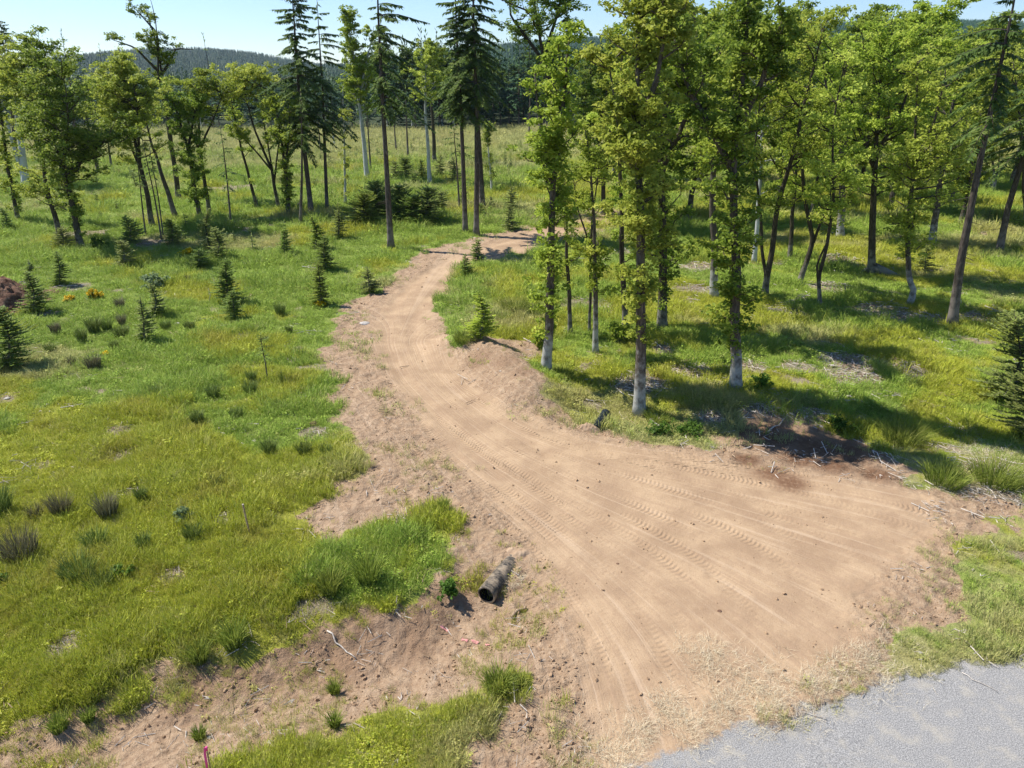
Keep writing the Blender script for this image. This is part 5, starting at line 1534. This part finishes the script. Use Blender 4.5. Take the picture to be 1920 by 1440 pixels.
STK = [ # label, two pixels, radius, material, bend
 ("long bleached stick lying slantwise on the ditch floor", (613, 1187), (668, 1236), .022, 'G'),
 ("stout split log lying on the dirt right of the culvert mouth", (956, 1160), (988, 1136), .055, 'B'),
 ("short brown peg of wood on the dirt below the stout log", (1004, 1184), (1014, 1176), .02, 'B'),
 ("white stick lying above the black pipe end", (1120, 772), (1147, 787), .022, 'G'),
 ("white stick leaning in the grass right of the black pipe end", (1161, 773), (1174, 793), .02, 'G'),
 ("thin grey stick lying above the white ones at the road edge", (1097, 751), (1148, 752), .028, 'G'),
 ("chunk of pale log in the weeds right of the pale barked maple", (1219, 790), (1236, 805), .09, 'G'),
 ("blunt pale log end above the chunk in the weeds", (1226, 782), (1238, 788), .08, 'G'),
 ("small white stick by the corner maple's foot", (1035, 693), (1044, 698), .035, 'G'),
 ("little white stick in the grass right of the corner maple", (1059, 667), (1069, 671), .03, 'G'),
 ("second little white stick right of the corner maple", (1077, 694), (1092, 699), .03, 'G'),
 ("long pale stick lying across the chip patch in the grove", (1624, 650), (1670, 672), .03, 'G'),
 ("dark bent stick at the left of the grove's chip patch", (1530, 678), (1554, 663), .035, 'B'),
 ("first grey branch on the dark soil under the maples", (1380, 790), (1415, 782), .03, 'G'),
 ("second grey branch on the dark soil, crossing lower", (1370, 800), (1405, 775), .025, 'G'),
 ("third grey branch right of the dark soil brush", (1440, 812), (1480, 778), .03, 'G'),
 ("fallen branch lying on the churned ground between the front maples", (1280, 681), (1310, 672), .05, 'B'),
 ("fallen pale log in the back of the grove near the flared trunk", (1540, 482), (1580, 478), .09, 'G'),
 ("short dead branch on the shaded ground right of the elbow bent tree", (1720, 600), (1750, 612), .04, 'G'),
 ("brown crooked twig lying across the road's middle", (750, 690), (768, 686), .018, 'B'),
 ("small twig on the road below the crooked one", (873, 757), (890, 750), .016, 'B'),
 ("small brown stick near the end of the ditch's bleached one", (592, 1248), (603, 1234), .014, 'B'),
 ("white post stub in the grass edge at the middle of the ditch lip", (744, 1148), (745, 1134), .02, 'G'),
 ("thin straw coloured stick lying on the asphalt edge", (1800, 1262), (1872, 1300), .010, 'G'),
 ("pale fallen log far out in the meadow left of the vase shaped tree", (392, 293), (420, 294), .12, 'G'),
]
for i, (lab, p, q, rad, mt) in enumerate(STK):
    r = np.random.RandomState(7000 + i)
    a = ground_at(*p); b = ground_at(*q); n = 7
    f = np.linspace(0, 1, n); pts = a + (b - a) * f[:, None] + r.randn(n, 3) * [.025, .025, .008] * (rad / .03) ** .5
    pts[:, 2] = [gz(v[0], v[1]) for v in pts]; pts[:, 2] += rad * .8 + .02
    if 'leaning' in lab or 'stub' in lab: pts[-1, 2] += .2; pts[-2, 2] += .12
    m = MB(); m.add(*tube(pts - a, rad * (1 - .45 * f), 7))
    if np.linalg.norm(b - a) > .9 and rad < .05:
        k = 4; d = np.array([r.randn() * .2, r.randn() * .2, .04]); m.add(*tube([pts[k] - a, pts[k] - a + d], [rad * .5, rad * .2], 5))
    tag(link("log" if rad > .05 else "stick", m.mesh("stick", M_WOODG if mt == 'G' else M_WOODB), None, a), lab, "log" if rad > .05 else "stick", "dead wood on the ground")

STN = [("white stone alone at the left edge of the meadow", (13, 748), .11), ("pale stone near the lower olive sapling", (333, 607), .13),
       ("flat pale stone slab on the left dirt shoulder of the road", (683, 606), .26), ("dark stone lying on the open dirt of the road's fan", (1349, 1146), .05),
       ("small white stone on the bare ditch floor near the pink flag", (392, 1384), .05),
       ("small dark rock on the dirt apron near its centre left", (1158, 1057), .035), ("grey rock at the foot of the elbow bent tree", (1690, 578), .12)]
for i, (lab, p, s) in enumerate(STN):
    r = np.random.RandomState(7200 + i); bm = bmesh.new(); bmesh.ops.create_icosphere(bm, subdivisions=2, radius=1)
    for v in bm.verts: v.co *= .75 + .35 * fbm(np.array([v.co.x * 1.5 + i * 9]), np.array([v.co.y * 1.5 + v.co.z]), i, 2)[0] * 1.3
    for v in bm.verts: v.co.x *= 1.2 * s; v.co.y *= .9 * s; v.co.z *= .45 * s
    me = bpy.data.meshes.new("stone"); bm.to_mesh(me); bm.free(); me.materials.append(M_PILE if 'dark' in lab else M_STONE)
    for pp in me.polygons: pp.use_smooth = True
    b = ground_at(*p); b[2] += s * .15
    tag(link("stone", me, None, b), lab, "stone", "loose stones")

# two thin white stems in the left meadow
for i, (lab, p, hp) in enumerate([("thin white dead stem left of the dense dark spruce, upper one", (400, 541), 20), ("thin white dead stem left of the dense dark spruce, lower one", (391, 566), 26)]):
    b = ground_at(*p); up = on_plane(p[0], p[1] - hp, b[1]) - b
    m = MB(); m.add(*tube([(0, 0, -.05), (up[0] + .03, 0, up[2] * .5), (up[0] - .03, 0, up[2])], [.026, .02, .012], 5)); m.add(*tube([(up[0] * .5, 0, up[2] * .5), (.12, .04, up[2] * .72)], [.014, .006], 4))
    tag(link("dead_stem", m.mesh("dead_stem", M_WOODG), None, b), lab, "dead stem", "thin white dead stems")
# ------------------------------------------------------------------ air
hz = bpy.data.materials.new("air"); hz.use_nodes = True; ht = hz.node_tree; ht.nodes.clear()
ho = ht.nodes.new("ShaderNodeOutputMaterial"); hv = ht.nodes.new("ShaderNodeVolumePrincipled")
hv.inputs['Color'].default_value = (.66, .84, 1.0, 1); hv.inputs['Density'].default_value = HAZE; hv.inputs['Anisotropy'].default_value = .3
ht.links.new(hv.outputs[0], ho.inputs['Volume'])
x0, x1, y0, y1, z0, z1 = -3600, 3600, -80, 4100, -22, 260
hm = mesh_np("haze", np.array([(a, b, c) for a in (x0, x1) for b in (y0, y1) for c in (z0, z1)]),
             [(0, 1, 3, 2), (4, 6, 7, 5), (0, 4, 5, 1), (2, 3, 7, 6), (0, 2, 6, 4), (1, 5, 7, 3)], mat=hz)
tag(link("haze", hm), kind='stuff')
